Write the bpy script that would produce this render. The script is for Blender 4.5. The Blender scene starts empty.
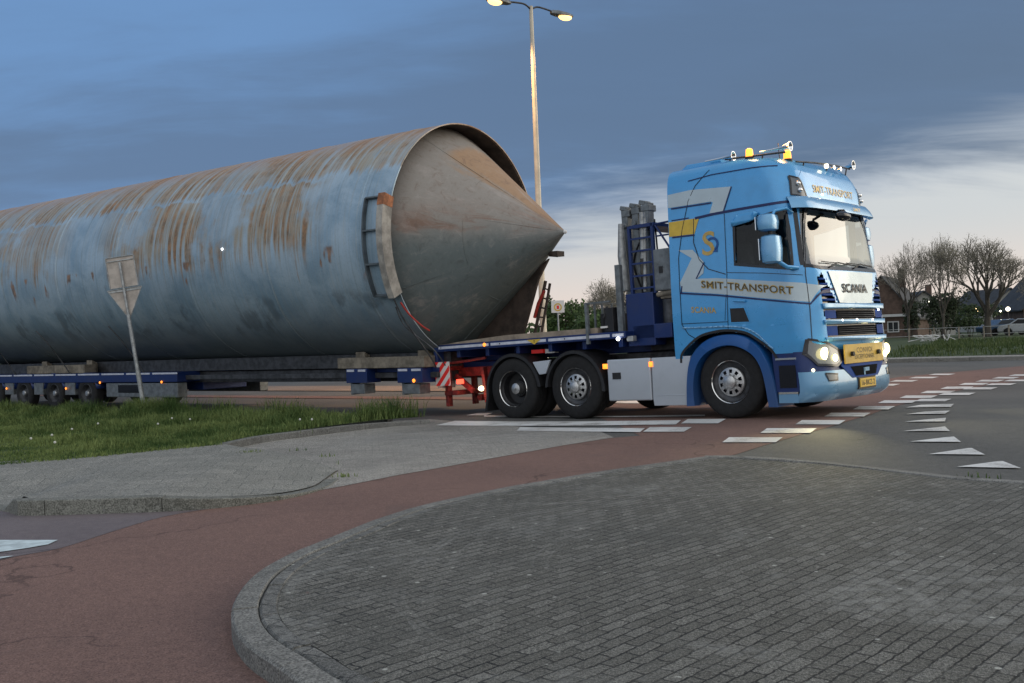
import bpy, bmesh, math, random
import numpy as np
from mathutils import Vector, Matrix
from mathutils.geometry import delaunay_2d_cdt
random.seed(7); rng = np.random.default_rng(7)
R = math.radians; PI = math.pi
sc = bpy.context.scene
COL = sc.collection

# ------------------------------------------------------------------ camera, sky, sun, exposure
F, ROLL, PITCH, CH = 1000.0, .037, -.003, 1.34
CXP, CYP = 512.0, 341.5
cam_d = bpy.data.cameras.new('camera'); cam = bpy.data.objects.new('camera', cam_d); COL.objects.link(cam)
cam_d.sensor_width = 36; cam_d.lens = F * 36 / 1024; cam_d.clip_end = 3000; cam_d.clip_start = .05
cam.matrix_world = Matrix.Translation((0, 0, CH)) @ Matrix.Rotation(PI/2 + PITCH, 4, 'X') @ Matrix.Rotation(-ROLL, 4, 'Z')
sc.camera = cam
sc.view_settings.view_transform = 'Standard'; sc.view_settings.look = 'None'
sc.view_settings.exposure = 0.0; sc.view_settings.gamma = 1
try: sc.view_settings.use_curve_mapping = False
except Exception: pass
sc.cycles.max_bounces = 6; sc.cycles.use_denoising = True

SUN_AZ = R(78)      # to the right of the view direction, where the evening glow is
SUN_EL = R(9)
W = bpy.data.worlds.new('World'); sc.world = W; W.use_nodes = True
nt = W.node_tree; nt.nodes.clear(); nd = nt.nodes; lk = nt.links
def N(tree, typ, **k):
    n = tree.nodes.new(typ)
    for a, b in k.items(): setattr(n, a, b)
    return n
def mth(tree, op, a, b=None, c=None, clamp=False):
    n = tree.nodes.new('ShaderNodeMath'); n.operation = op; n.use_clamp = clamp
    for i, v in enumerate((a, b, c)):
        if v is None: continue
        if isinstance(v, (int, float)): n.inputs[i].default_value = v
        else: tree.links.new(v, n.inputs[i])
    return n.outputs[0]
def maprange(tree, v, a, b, c=0., d=1., smooth=True):
    n = tree.nodes.new('ShaderNodeMapRange'); n.interpolation_type = 'SMOOTHSTEP' if smooth else 'LINEAR'
    tree.links.new(v, n.inputs[0])
    for i, x in enumerate((a, b, c, d)): n.inputs[i+1].default_value = x
    return n.outputs[0]
def mixc(tree, fac, a, b, mode='MIX'):
    n = tree.nodes.new('ShaderNodeMix'); n.data_type = 'RGBA'; n.blend_type = mode
    for inp, v in ((n.inputs[0], fac), (n.inputs[6], a), (n.inputs[7], b)):
        if isinstance(v, (int, float)): inp.default_value = v
        elif isinstance(v, tuple): inp.default_value = (*v, 1) if len(v) == 3 else v
        else: tree.links.new(v, inp)
    return n.outputs[2]
def noise(tree, vec, scale, detail=4, rough=.55, dist=0):
    n = tree.nodes.new('ShaderNodeTexNoise'); n.inputs['Scale'].default_value = scale
    n.inputs['Detail'].default_value = detail; n.inputs['Roughness'].default_value = rough
    n.inputs['Distortion'].default_value = dist
    if vec is not None: tree.links.new(vec, n.inputs['Vector'])
    return n.outputs[0]
def mapping(tree, vec, scale=(1,1,1), rot=(0,0,0), loc=(0,0,0)):
    n = tree.nodes.new('ShaderNodeMapping'); tree.links.new(vec, n.inputs[0])
    n.inputs[1].default_value = loc; n.inputs[2].default_value = rot; n.inputs[3].default_value = scale
    return n.outputs[0]
tc = N(nt, 'ShaderNodeTexCoord').outputs['Generated']
sep = N(nt, 'ShaderNodeSeparateXYZ'); lk.new(tc, sep.inputs[0])
sx, sy, sz = sep.outputs
sky = N(nt, 'ShaderNodeTexSky'); sky.sky_type = 'NISHITA'; sky.sun_disc = False
sky.sun_elevation = SUN_EL; sky.sun_rotation = SUN_AZ; sky.air_density = 1.4; sky.dust_density = 1.5
nish = mixc(nt, 1.0, sky.outputs[0], (.10, .10, .10), 'MULTIPLY')
# dome of cloud: project the direction on a flat layer so the clouds thin towards the horizon
den = mth(nt, 'ADD', mth(nt, 'MAXIMUM', sz, 0.0), .16)
comb = N(nt, 'ShaderNodeCombineXYZ'); lk.new(mth(nt, 'DIVIDE', sx, den), comb.inputs[0]); lk.new(mth(nt, 'DIVIDE', sy, den), comb.inputs[1])
lay = mapping(nt, comb.outputs[0], (.55, 1.25, 1), (0, 0, R(-12)), (3.1, 1.7, 0))
n1 = noise(nt, lay, .9, 6, .5, .3); n2 = noise(nt, lay, 2.6, 6, .6, .4)
cl = mth(nt, 'ADD', mth(nt, 'MULTIPLY', n1, .7), mth(nt, 'MULTIPLY', n2, .3))
rightness = maprange(nt, sx, -.35, .45)
clf = maprange(nt, mth(nt, 'ADD', cl, mth(nt, 'MULTIPLY', rightness, .07)), .40, .60)
light_c = (.160, .315, .60); dark_c = (.122, .212, .385)
cloud = mixc(nt, clf, light_c, dark_c)
# darker cloud bank low on the right, under it the clear evening strip
elw = mth(nt, 'ADD', sz, mth(nt, 'MULTIPLY', mth(nt, 'SUBTRACT', n2, .5), .10))
bank = mth(nt, 'MULTIPLY', mth(nt, 'MULTIPLY', maprange(nt, elw, .10, .17), maprange(nt, elw, .46, .24)), rightness)
cloud = mixc(nt, mth(nt, 'MULTIPLY', bank, mth(nt, 'ADD', .35, mth(nt, 'MULTIPLY', n2, .8))), cloud, (.098, .165, .290))
up = maprange(nt, sz, .45, .9)
cloud = mixc(nt, up, cloud, (.50, .56, .64))
edge = mth(nt, 'ADD', elw, mth(nt, 'MULTIPLY', sx, -.10))
strip = mth(nt, 'MULTIPLY', maprange(nt, edge, .148, .065), maprange(nt, sx, -.30, .0))
azs = N(nt, 'ShaderNodeVectorMath', operation='DOT_PRODUCT'); lk.new(tc, azs.inputs[0])
azs.inputs[1].default_value = (math.sin(SUN_AZ), math.cos(SUN_AZ), .10)
warm = mixc(nt, maprange(nt, sz, .0, .11), (.90, .77, .70), (.66, .70, .74))
glow = maprange(nt, azs.outputs['Value'], .74, 1.0)
col = mixc(nt, strip, cloud, warm)
low = maprange(nt, sz, .75, .05)
gl = mth(nt, 'MULTIPLY', glow, low)
hot = mixc(nt, gl, (0, 0, 0), (1.9, 1.80, 1.42))
col = mixc(nt, 1.0, col, hot, 'ADD')
# unseen sky behind the camera, brightened as fill light for surfaces facing it
back = mth(nt, 'MULTIPLY', maprange(nt, sy, .15, -.8), maprange(nt, sz, -.05, .1))
col = mixc(nt, mth(nt, 'MULTIPLY', back, .9), col, (1.26, 1.28, 1.28))
col = mixc(nt, .12, col, nish)
col = mixc(nt, maprange(nt, sz, -.01, -.06), col, (.05, .05, .05))
bg = N(nt, 'ShaderNodeBackground'); lk.new(col, bg.inputs[0]); bg.inputs[1].default_value = 1.0
lk.new(bg.outputs[0], N(nt, 'ShaderNodeOutputWorld').inputs[0])

sl = bpy.data.lights.new('sun', 'SUN'); sl.energy = .7; sl.angle = R(40); sl.color = (1, .86, .70)
sun = bpy.data.objects.new('sun', sl); COL.objects.link(sun)
sdir = Vector((math.sin(SUN_AZ)*math.cos(R(24)), math.cos(SUN_AZ)*math.cos(R(24)), math.sin(R(24))))
sun.rotation_euler = sdir.to_track_quat('Z', 'Y').to_euler()

# ------------------------------------------------------------------ helpers: ground geometry
def gz(x, y): return .14*math.exp(-((x-4.95)**2 + (y-13.78)**2)/(2*2.6**2))
_c, _s, _cp, _sp = math.cos(ROLL), math.sin(ROLL), math.cos(PITCH), math.sin(PITCH)
def ray(px, py):
    dx, dy = px-CXP, py-CYP; X = dx*_c - dy*_s; Y = dx*_s + dy*_c
    return Vector((X, F*_cp + Y*_sp, F*_sp - Y*_cp))
def G(px, py, z=0., fn=None):
    v = ray(px, py); zz = z
    for i in range(8):
        t = (zz - CH)/v.z; x, y = v.x*t, v.y*t; zz = (fn(x, y) if fn else z) + gz(x, y)
    return Vector((x, y))
def at(px, py, Y):
    v = ray(px, py); t = Y/v.y; return Vector((v.x*t, Y, CH + v.z*t))
def smooth_path(P, n=6, closed=False):
    out = []; m = len(P)
    for i in range(m if closed else m-1):
        g = lambda k: P[k % m] if closed else P[max(0, min(m-1, k))]
        p0, p1, p2, p3 = g(i-1), g(i), g(i+1), g(i+2)
        for k in range(n):
            t = k/n
            out.append(.5*((2*p1) + (p2-p0)*t + (2*p0-5*p1+4*p2-p3)*t*t + (3*p1-p0-3*p2+p3)*t**3))
    if not closed: out.append(P[-1])
    return out

# ------------------------------------------------------------------ helpers: objects
def tag(o, label=None, cat=None, group=None, kind=None):
    for k, v in (('label', label), ('category', cat), ('group', group), ('kind', kind)):
        if v: o[k] = v
    return o
def empty(name, loc, rot=(0, 0, 0), label=None, cat=None, group=None):
    o = bpy.data.objects.new(name, None); COL.objects.link(o); o.location = loc; o.rotation_euler = rot
    o.empty_display_size = .1
    return tag(o, label, cat, group)
class MB:
    def __init__(s): s.v = []; s.f = []; s.mi = []; s.cur = 0
    def add(s, vs, fs):
        b = len(s.v); s.v += [tuple(p) for p in vs]
        for f in fs: s.f.append([b+i for i in f]); s.mi.append(s.cur)
        return s
    def box(s, c, d, rz=0, ry=0, rx=0):
        M = Matrix.Rotation(rz, 3, 'Z') @ Matrix.Rotation(ry, 3, 'Y') @ Matrix.Rotation(rx, 3, 'X')
        c = Vector(c); vs = [c + M @ Vector((x*d[0]/2, y*d[1]/2, z*d[2]/2)) for x in (-1, 1) for y in (-1, 1) for z in (-1, 1)]
        return s.add(vs, [(0,1,3,2), (4,6,7,5), (0,4,5,1), (2,3,7,6), (0,2,6,4), (1,5,7,3)])
    def bb(s, x0, x1, y0, y1, z0, z1): return s.box(((x0+x1)/2, (y0+y1)/2, (z0+z1)/2), (x1-x0, y1-y0, z1-z0))
    def cone(s, a, b, r0, r1, n=12, cap=True):
        a, b = Vector(a), Vector(b); d = (b-a).normalized()
        u = d.orthogonal().normalized(); w = d.cross(u)
        vs = [a + r0*(math.cos(2*PI*i/n)*u + math.sin(2*PI*i/n)*w) for i in range(n)] + [b + r1*(math.cos(2*PI*i/n)*u + math.sin(2*PI*i/n)*w) for i in range(n)]
        fs = [(i, (i+1) % n, n+(i+1) % n, n+i) for i in range(n)]
        if cap: fs += [tuple(range(n-1, -1, -1)), tuple(range(n, 2*n))]
        return s.add(vs, fs)
    def cyl(s, a, b, r, n=12): return s.cone(a, b, r, r, n)
    def tube(s, pts, r, n=8):
        pts = [Vector(p) for p in pts]; m = len(pts); vs = []; u = None
        for i, p in enumerate(pts):
            d = (pts[min(i+1, m-1)] - pts[max(i-1, 0)]).normalized()
            u = d.orthogonal().normalized() if u is None else (u - d*u.dot(d)).normalized()
            w = d.cross(u); rr = r[i] if isinstance(r, (list, tuple)) else r
            vs += [p + rr*(math.cos(2*PI*k/n)*u + math.sin(2*PI*k/n)*w) for k in range(n)]
        fs = [(i*n+k, i*n+(k+1) % n, (i+1)*n+(k+1) % n, (i+1)*n+k) for i in range(m-1) for k in range(n)]
        fs += [tuple(range(n-1, -1, -1)), tuple(range((m-1)*n, m*n))]
        return s.add(vs, fs)
    def lathe(s, prof, c=(0,0,0), axis='Y', n=48, sign=1):
        """prof: list of (radius, along axis)"""
        vs = []
        for r, a in prof:
            for k in range(n):
                t = 2*PI*k/n; p = {'Y': (r*math.cos(t), a*sign, r*math.sin(t)), 'X': (a*sign, r*math.cos(t), r*math.sin(t)), 'Z': (r*math.cos(t), r*math.sin(t), a*sign)}[axis]
                vs.append((p[0]+c[0], p[1]+c[1], p[2]+c[2]))
        m = len(prof); fs = [(i*n+k, i*n+(k+1) % n, (i+1)*n+(k+1) % n, (i+1)*n+k) for i in range(m-1) for k in range(n)]
        return s.add(vs, fs)
    def prism(s, poly, y0, y1, plane='XZ'):
        """extrude a 2D polygon"""
        n = len(poly)
        def P(a, b, h): return {'XZ': (a, h, b), 'YZ': (h, a, b), 'XY': (a, b, h)}[plane]
        vs = [P(a, b, y0) for a, b in poly] + [P(a, b, y1) for a, b in poly]
        return s.add(vs, [tuple(range(n-1, -1, -1)), tuple(range(n, 2*n))] + [(i, (i+1) % n, n+(i+1) % n, n+i) for i in range(n)])
    def grid(s, P):
        """P: 2D list of points"""
        m, n = len(P), len(P[0]); vs = [p for r in P for p in r]
        return s.add(vs, [(i*n+j, i*n+j+1, (i+1)*n+j+1, (i+1)*n+j) for i in range(m-1) for j in range(n-1)])
    def sphere(s, c, r, n=12, sc_=(1,1,1)):
        P = [[(c[0]+sc_[0]*r*math.sin(PI*i/n)*math.cos(2*PI*j/(2*n)), c[1]+sc_[1]*r*math.sin(PI*i/n)*math.sin(2*PI*j/(2*n)), c[2]+sc_[2]*r*math.cos(PI*i/n)) for j in range(2*n+1)] for i in range(n+1)]
        return s.grid(P)
    def build(s, name, mat, parent=None, smooth=None, bevel=0, solid=0, merge=True, recalc=True):
        me = bpy.data.meshes.new(name); me.from_pydata(s.v, [], s.f)
        mats = mat if isinstance(mat, list) else [mat]
        for m in mats: me.materials.append(m)
        for p, i in zip(me.polygons, s.mi): p.material_index = i
        if merge or recalc:
            bm = bmesh.new(); bm.from_mesh(me)
            if merge: bmesh.ops.remove_doubles(bm, verts=bm.verts, dist=1e-5)
            if recalc: bmesh.ops.recalc_face_normals(bm, faces=bm.faces)
            bm.to_mesh(me); bm.free()
        if smooth: me.shade_smooth() if smooth >= 180 else shade_auto(me, smooth)
        o = bpy.data.objects.new(name, me); COL.objects.link(o); o.parent = parent
        if solid:
            md = o.modifiers.new('solid', 'SOLIDIFY'); md.thickness = solid; md.offset = 0
        if bevel:
            md = o.modifiers.new('bevel', 'BEVEL'); md.width = bevel; md.segments = 2; md.limit_method = 'ANGLE'; md.angle_limit = R(40)
        return o
def shade_auto(me, ang):
    bm = bmesh.new(); bm.from_mesh(me)
    for f in bm.faces: f.smooth = True
    for e in bm.edges:
        if len(e.link_faces) == 2 and e.calc_face_angle(0) > R(ang): e.smooth = False
    bm.to_mesh(me); bm.free()
def conform(name, polys, fn, mat, parent=None, step=.06, holes=None, smooth=True, solid=0, xs=None, ys=None):
    """flat 2D polygons, cut into a grid and laid on the surface fn(u, v) -> point"""
    bm = bmesh.new()
    for poly in polys:
        n = len(poly)
        V2, E2, F2 = delaunay_2d_cdt([Vector((p[0], p[1])) for p in poly], [(i, (i+1) % n) for i in range(n)], [], 0, 1e-5)[:3]
        vs = [bm.verts.new((v.x, v.y, 0)) for v in V2]
        for f in F2:
            c = sum((V2[i] for i in f), Vector((0, 0)))/3
            if inpoly(c.x, c.y, poly):
                try: bm.faces.new([vs[i] for i in f])
                except ValueError: pass
        for v in vs:
            if not v.link_faces: bm.verts.remove(v)
    us = [v.co.x for v in bm.verts]; ws = [v.co.y for v in bm.verts]
    for ax, (lo, hi), cuts in ((0, (min(us), max(us)), xs), (1, (min(ws), max(ws)), ys)):
        cs = cuts if cuts is not None else np.arange(math.ceil(lo/step)*step, hi, step)
        for c in cs:
            if lo < c < hi:
                bmesh.ops.bisect_plane(bm, geom=bm.verts[:]+bm.edges[:]+bm.faces[:], plane_co=(c, 0, 0) if ax == 0 else (0, c, 0), plane_no=(1, 0, 0) if ax == 0 else (0, 1, 0))
    if holes:
        kill = [f for f in bm.faces if any(inpoly(f.calc_center_median().x, f.calc_center_median().y, h) for h in holes)]
        bmesh.ops.delete(bm, geom=kill, context='FACES')
    for v in bm.verts: v.co = Vector(fn(v.co.x, v.co.y))
    me = bpy.data.meshes.new(name); bm.to_mesh(me); bm.free(); me.materials.append(mat)
    if smooth: me.shade_smooth()
    o = bpy.data.objects.new(name, me); COL.objects.link(o); o.parent = parent
    if solid:
        md = o.modifiers.new('solid', 'SOLIDIFY'); md.thickness = solid; md.offset = 0
    return o
def inpoly(x, y, P):
    c = False; n = len(P); j = n-1
    for i in range(n):
        if ((P[i][1] > y) != (P[j][1] > y)) and x < (P[j][0]-P[i][0])*(y-P[i][1])/(P[j][1]-P[i][1]+1e-12)+P[i][0]: c = not c
        j = i
    return c
def text_mesh(body, size=1., bold=0.):
    """(2D faces of a text as one mesh: list of verts, faces)"""
    cu = bpy.data.curves.new('t', 'FONT'); cu.body = body; cu.size = size; cu.align_x = 'CENTER'; cu.align_y = 'CENTER'; cu.offset = bold; cu.resolution_u = 3; cu.space_character = 1.06
    o = bpy.data.objects.new('t', cu); COL.objects.link(o)
    dg = bpy.context.evaluated_depsgraph_get(); dg.update()
    me = o.evaluated_get(dg).to_mesh(); vs = [tuple(v.co) for v in me.vertices]; fs = [tuple(p.vertices) for p in me.polygons]
    o.evaluated_get(dg).to_mesh_clear(); bpy.data.objects.remove(o); bpy.data.curves.remove(cu)
    xs = [v[0] for v in vs]; ysz = [v[1] for v in vs]
    cx, cy = (min(xs)+max(xs))/2, (min(ysz)+max(ysz))/2
    return [(v[0]-cx, v[1]-cy) for v in vs], fs, max(xs)-min(xs), max(ysz)-min(ysz)
def lettering(name, body, fn, width, height, mat, parent, bold=0., shear=0.):
    """text laid on surface: fn(u, v) with u,v in [-w/2, w/2]x[-h/2, h/2]"""
    vs, fs, w, h = text_mesh(body, 1., bold)
    m = MB(); m.add([fn(v[0]*width/w + shear*v[1]*height/h, v[1]*height/h) for v in vs], fs)
    return m.build(name, mat, parent, merge=False, recalc=False)

# ------------------------------------------------------------------ materials
def mat(name, color, rough=.6, metal=0., var=.0, vscale=8., bump=.0, bscale=60., spec=.5, coat=0., emit=None, es=0., alpha=None):
    m = bpy.data.materials.new(name); m.use_nodes = True; t = m.node_tree; b = t.nodes['Principled BSDF']
    b.inputs['Roughness'].default_value = rough; b.inputs['Metallic'].default_value = metal
    b.inputs['Specular IOR Level'].default_value = spec; b.inputs['Coat Weight'].default_value = coat; b.inputs['Coat Roughness'].default_value = .05
    co = t.nodes.new('ShaderNodeTexCoord').outputs['Object']
    n = noise(t, co, vscale, 5, .6)
    dk = tuple(c*(1-var) for c in color); lt = tuple(min(1, c*(1+var)) for c in color)
    t.links.new(mixc(t, maprange(t, n, .3, .7), dk, lt), b.inputs['Base Color'])
    if bump:
        bn = t.nodes.new('ShaderNodeBump'); bn.inputs['Strength'].default_value = bump; bn.inputs['Distance'].default_value = .01
        t.links.new(noise(t, co, bscale, 4, .6), bn.inputs['Height']); t.links.new(bn.outputs[0], b.inputs['Normal'])
    if emit:
        b.inputs['Emission Color'].default_value = (*emit, 1); b.inputs['Emission Strength'].default_value = es
    m['b'] = 1
    return m
def surf(m): return m.node_tree, m.node_tree.nodes['Principled BSDF']

def ground_mat(name, c1, c2, speck=.5, sscale=260, patch=1.2, rough=.85, bump=.35, stain=None, spk=(.32, .32, .33), spk_amt=.35):
    m = bpy.data.materials.new(name); m.use_nodes = True; t, b = surf(m)
    co = t.nodes.new('ShaderNodeTexCoord').outputs['Object']
    big = noise(t, co, patch*.35, 6, .6, .4); fine = noise(t, co, sscale, 3, .7); mid = noise(t, co, 14, 5, .65)
    f = mth(t, 'ADD', mth(t, 'MULTIPLY', big, .6), mth(t, 'MULTIPLY', mid, .4))
    c = mixc(t, maprange(t, f, .35, .65), c1, c2)
    c = mixc(t, speck, c, mixc(t, maprange(t, fine, .3, .7), (.35, .35, .35), (1.65, 1.65, 1.65)), 'MULTIPLY')
    vor = t.nodes.new('ShaderNodeTexVoronoi'); vor.inputs['Scale'].default_value = sscale*.28; t.links.new(co, vor.inputs['Vector'])
    sp = mth(t, 'MULTIPLY', maprange(t, vor.outputs['Distance'], .22, .12), maprange(t, noise(t, co, 34, 2), .45, .7))
    c = mixc(t, mth(t, 'MULTIPLY', sp, spk_amt), c, spk)
    if stain:
        st = maprange(t, noise(t, mapping(t, co, (1, 1, 1), (0, 0, R(20))), .55, 7, .7, 1.2), .56, .72)
        c = mixc(t, mth(t, 'MULTIPLY', st, .5), c, stain)
    wr = t.nodes.new('ShaderNodeVectorMath'); wr.operation = 'ADD'; t.links.new(co, wr.inputs[0])
    wn = t.nodes.new('ShaderNodeTexNoise'); wn.inputs['Scale'].default_value = 1.6; wn.inputs['Detail'].default_value = 6; t.links.new(co, wn.inputs['Vector'])
    ws = t.nodes.new('ShaderNodeVectorMath'); ws.operation = 'SCALE'; ws.inputs['Scale'].default_value = 1.1; t.links.new(wn.outputs['Color'], ws.inputs[0]); t.links.new(ws.outputs[0], wr.inputs[1])
    ve = t.nodes.new('ShaderNodeTexVoronoi'); ve.feature = 'DISTANCE_TO_EDGE'; ve.inputs['Scale'].default_value = .32; t.links.new(wr.outputs[0], ve.inputs['Vector'])
    crk = mth(t, 'MULTIPLY', maprange(t, ve.outputs['Distance'], .006, .002), maprange(t, noise(t, co, .5, 3), .46, .56))
    c = mixc(t, mth(t, 'MULTIPLY', crk, .55), c, tuple(x*.35 for x in c1))
    t.links.new(c, b.inputs['Base Color']); b.inputs['Roughness'].default_value = rough; b.inputs['Specular IOR Level'].default_value = .3
    bn = t.nodes.new('ShaderNodeBump'); bn.inputs['Strength'].default_value = bump; bn.inputs['Distance'].default_value = .006
    t.links.new(mth(t, 'ADD', fine, mth(t, 'MULTIPLY', vor.outputs['Distance'], -.6)), bn.inputs['Height']); t.links.new(bn.outputs[0], b.inputs['Normal'])
    return m
M = {}
M['asphalt'] = ground_mat('dark asphalt', (.088, .088, .084), (.125, .123, .116), stain=(.07, .07, .068), sscale=130, speck=.7)
M['red'] = ground_mat('red asphalt', (.155, .095, .080), (.205, .124, .102), stain=(.125, .092, .084), sscale=130, speck=.75, spk=(.42, .33, .30), spk_amt=.4)
M['redroad'] = ground_mat('red crossing asphalt', (.165, .070, .052), (.215, .096, .072), stain=(.12, .07, .06), spk=(.40, .28, .24))
M['concrete'] = ground_mat('grey kerb concrete', (.125, .124, .115), (.225, .22, .205), speck=.95, sscale=95, stain=(.12, .125, .12), spk=(.5, .5, .48), bump=.5)
M['oldkerb'] = ground_mat('mossy kerb concrete', (.085, .085, .072), (.19, .19, .17), speck=.9, sscale=80, stain=(.05, .055, .035))
M['purple'] = ground_mat('weathered purple pavers', (.125, .105, .112), (.17, .145, .15), stain=(.10, .10, .10))
M['verge'] = ground_mat('dirt verge', (.20, .145, .11), (.28, .21, .16), stain=(.12, .1, .07))
M['soil'] = ground_mat('short turf', (.030, .050, .016), (.065, .085, .030), sscale=60, stain=(.09, .085, .04), spk=(.14, .16, .07), patch=3)
M['field'] = ground_mat('field', (.030, .048, .018), (.06, .08, .03), sscale=20, stain=(.08, .08, .04), spk=(.1, .12, .06))

def paver_mat(name, rot, c1, c2, mortar, bw=.168, rh=.070, scuff=(.34, .34, .32), scuff_amt=.45, ring=False):
    m = bpy.data.materials.new(name); m.use_nodes = True; t, b = surf(m)
    co = t.nodes.new('ShaderNodeTexCoord').outputs['Object']
    w = t.nodes.new('ShaderNodeVectorMath'); w.operation = 'ADD'
    nn = t.nodes.new('ShaderNodeTexNoise'); nn.inputs['Scale'].default_value = 1.3; nn.inputs['Detail'].default_value = 3; t.links.new(co, nn.inputs['Vector'])
    ns = t.nodes.new('ShaderNodeVectorMath'); ns.operation = 'SCALE'; ns.inputs['Scale'].default_value = .05; t.links.new(nn.outputs['Color'], ns.inputs[0])
    nf = t.nodes.new('ShaderNodeTexNoise'); nf.inputs['Scale'].default_value = 26; nf.inputs['Detail'].default_value = 3; t.links.new(co, nf.inputs['Vector'])
    nfs = t.nodes.new('ShaderNodeVectorMath'); nfs.operation = 'SCALE'; nfs.inputs['Scale'].default_value = .022; t.links.new(nf.outputs['Color'], nfs.inputs[0])
    ad2 = t.nodes.new('ShaderNodeVectorMath'); ad2.operation = 'ADD'; t.links.new(ns.outputs[0], ad2.inputs[0]); t.links.new(nfs.outputs[0], ad2.inputs[1])
    t.links.new(co, w.inputs[0]); t.links.new(ad2.outputs[0], w.inputs[1])
    mp = mapping(t, w.outputs[0], (1, 1, 1), (0, 0, -rot))
    br = t.nodes.new('ShaderNodeTexBrick'); br.offset = .5; br.inputs['Scale'].default_value = 1
    br.inputs['Brick Width'].default_value = bw; br.inputs['Row Height'].default_value = rh
    br.inputs['Mortar Size'].default_value = .0052; br.inputs['Mortar Smooth'].default_value = .35; br.inputs['Bias'].default_value = -.25
    br.inputs['Color1'].default_value = (*c1, 1); br.inputs['Color2'].default_value = (*c2, 1); br.inputs['Mortar'].default_value = (*mortar, 1)
    t.links.new(mp, br.inputs['Vector'])
    t.links.new(mixc(t, maprange(t, noise(t, co, 2.3, 6, .7), .42, .62), mortar, tuple(x*.62 for x in c1)), br.inputs['Mortar'])
    fine = noise(t, co, 240, 3, .7); big = noise(t, co, .7, 6, .65, .6); mid = noise(t, co, 9, 5, .7)
    c = mixc(t, .9, br.outputs['Color'], mixc(t, maprange(t, fine, .3, .72), (.2, .2, .2), (2.3, 2.3, 2.3)), 'MULTIPLY')
    c = mixc(t, .9, c, mixc(t, maprange(t, noise(t, co, 75, 4, .75), .34, .66), (.42, .42, .42), (1.8, 1.8, 1.8)), 'MULTIPLY')
    sc1 = mth(t, 'MULTIPLY', maprange(t, big, .50, .66), maprange(t, mid, .38, .66))
    c = mixc(t, mth(t, 'MULTIPLY', sc1, scuff_amt), c, scuff)
    dk = maprange(t, noise(t, co, .45, 5, .6, .3), .46, .70)
    c = mixc(t, mth(t, 'MULTIPLY', dk, .35), c, (.06, .063, .06))
    # rubbed tyre scuffs, long and curved
    wv = t.nodes.new('ShaderNodeTexNoise'); wv.inputs['Scale'].default_value = 1.1; wv.inputs['Detail'].default_value = 7; wv.inputs['Distortion'].default_value = .8
    t.links.new(mapping(t, co, (.35, 2.6, 1), (0, 0, R(-28))), wv.inputs['Vector'])
    c = mixc(t, mth(t, 'MULTIPLY', maprange(t, wv.outputs[0], .60, .74), .18), c, scuff)
    if ring:
        sx_ = t.nodes.new('ShaderNodeVectorMath'); sx_.operation = 'DISTANCE'; t.links.new(co, sx_.inputs[0]); sx_.inputs[1].default_value = (1.9, 5.3, 0)
        rd = mth(t, 'ADD', sx_.outputs['Value'], mth(t, 'MULTIPLY', noise(t, co, 1.2, 3), .25))
        wv2 = noise(t, None, 1.0, 5, .7); cmb = t.nodes.new('ShaderNodeCombineXYZ'); t.links.new(mth(t, 'MULTIPLY', rd, 7.0), cmb.inputs[0]); t.links.new(cmb.outputs[0], wv2.node.inputs['Vector'])
        arc_ = mth(t, 'MULTIPLY', maprange(t, wv2, .54, .62), mth(t, 'MULTIPLY', maprange(t, rd, 1.5, 2.2), maprange(t, rd, 4.2, 3.2)))
        c = mixc(t, mth(t, 'MULTIPLY', mth(t, 'MULTIPLY', arc_, maprange(t, noise(t, co, 1.1, 5, .7), .45, .66)), .4), c, scuff)
    spt = t.nodes.new('ShaderNodeTexVoronoi'); spt.inputs['Scale'].default_value = 7; t.links.new(co, spt.inputs['Vector'])
    c = mixc(t, mth(t, 'MULTIPLY', maprange(t, spt.outputs['Distance'], .11, .07), maprange(t, mid, .46, .58)), c, (.42, .42, .38))
    t.links.new(c, b.inputs['Base Color']); b.inputs['Roughness'].default_value = .8; b.inputs['Specular IOR Level'].default_value = .35
    bn = t.nodes.new('ShaderNodeBump'); bn.inputs['Strength'].default_value = .8; bn.inputs['Distance'].default_value = .008
    hgt = mth(t, 'ADD', mth(t, 'MULTIPLY', br.outputs['Fac'], -1.), mth(t, 'ADD', mth(t, 'MULTIPLY', fine, .35), mth(t, 'MULTIPLY', mid, .5)))
    t.links.new(hgt, bn.inputs['Height']); t.links.new(bn.outputs[0], b.inputs['Normal'])
    return m
M['pavers'] = paver_mat('grey brick pavers', R(47), (.082, .079, .069), (.134, .130, .116), (.012, .012, .012), ring=True)
M['palepave'] = paver_mat('pale worn pavers', R(8), (.225, .212, .19), (.29, .27, .242), (.235, .225, .205), scuff=(.36, .35, .33), scuff_amt=.5)
M['slab'] = paver_mat('worn grey slabs', R(8), (.165, .162, .145), (.215, .208, .186), (.135, .138, .125), bw=.3, rh=.3, scuff=(.28, .275, .25), scuff_amt=.6)
M['soldier'] = paver_mat('edge pavers', R(60), (.095, .094, .088), (.15, .148, .138), (.03, .03, .03), bw=.168, rh=.4)

def paint_mark():
    m = bpy.data.materials.new('worn white road paint'); m.use_nodes = True; t, b = surf(m)
    co = t.nodes.new('ShaderNodeTexCoord').outputs['Object']
    w = maprange(t, mth(t, 'ADD', mth(t, 'MULTIPLY', noise(t, co, 2.2, 7, .75), .6), mth(t, 'MULTIPLY', noise(t, co, 55, 4, .7), .4)),   .50, .62)
    c = mixc(t, mth(t, 'MULTIPLY', w, .8), mixc(t, maprange(t, noise(t, co, 1.1, 4), .35, .65), (.74, .74, .72), (.58, .57, .55)), (.22, .20, .18))
    t.links.new(c, b.inputs['Base Color']); b.inputs['Roughness'].default_value = .6
    return m
M['paint'] = paint_mark()
M['oldpaint'] = mat('worn pale blue paint', (.50, .58, .60), .7, var=.25, vscale=9)

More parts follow.
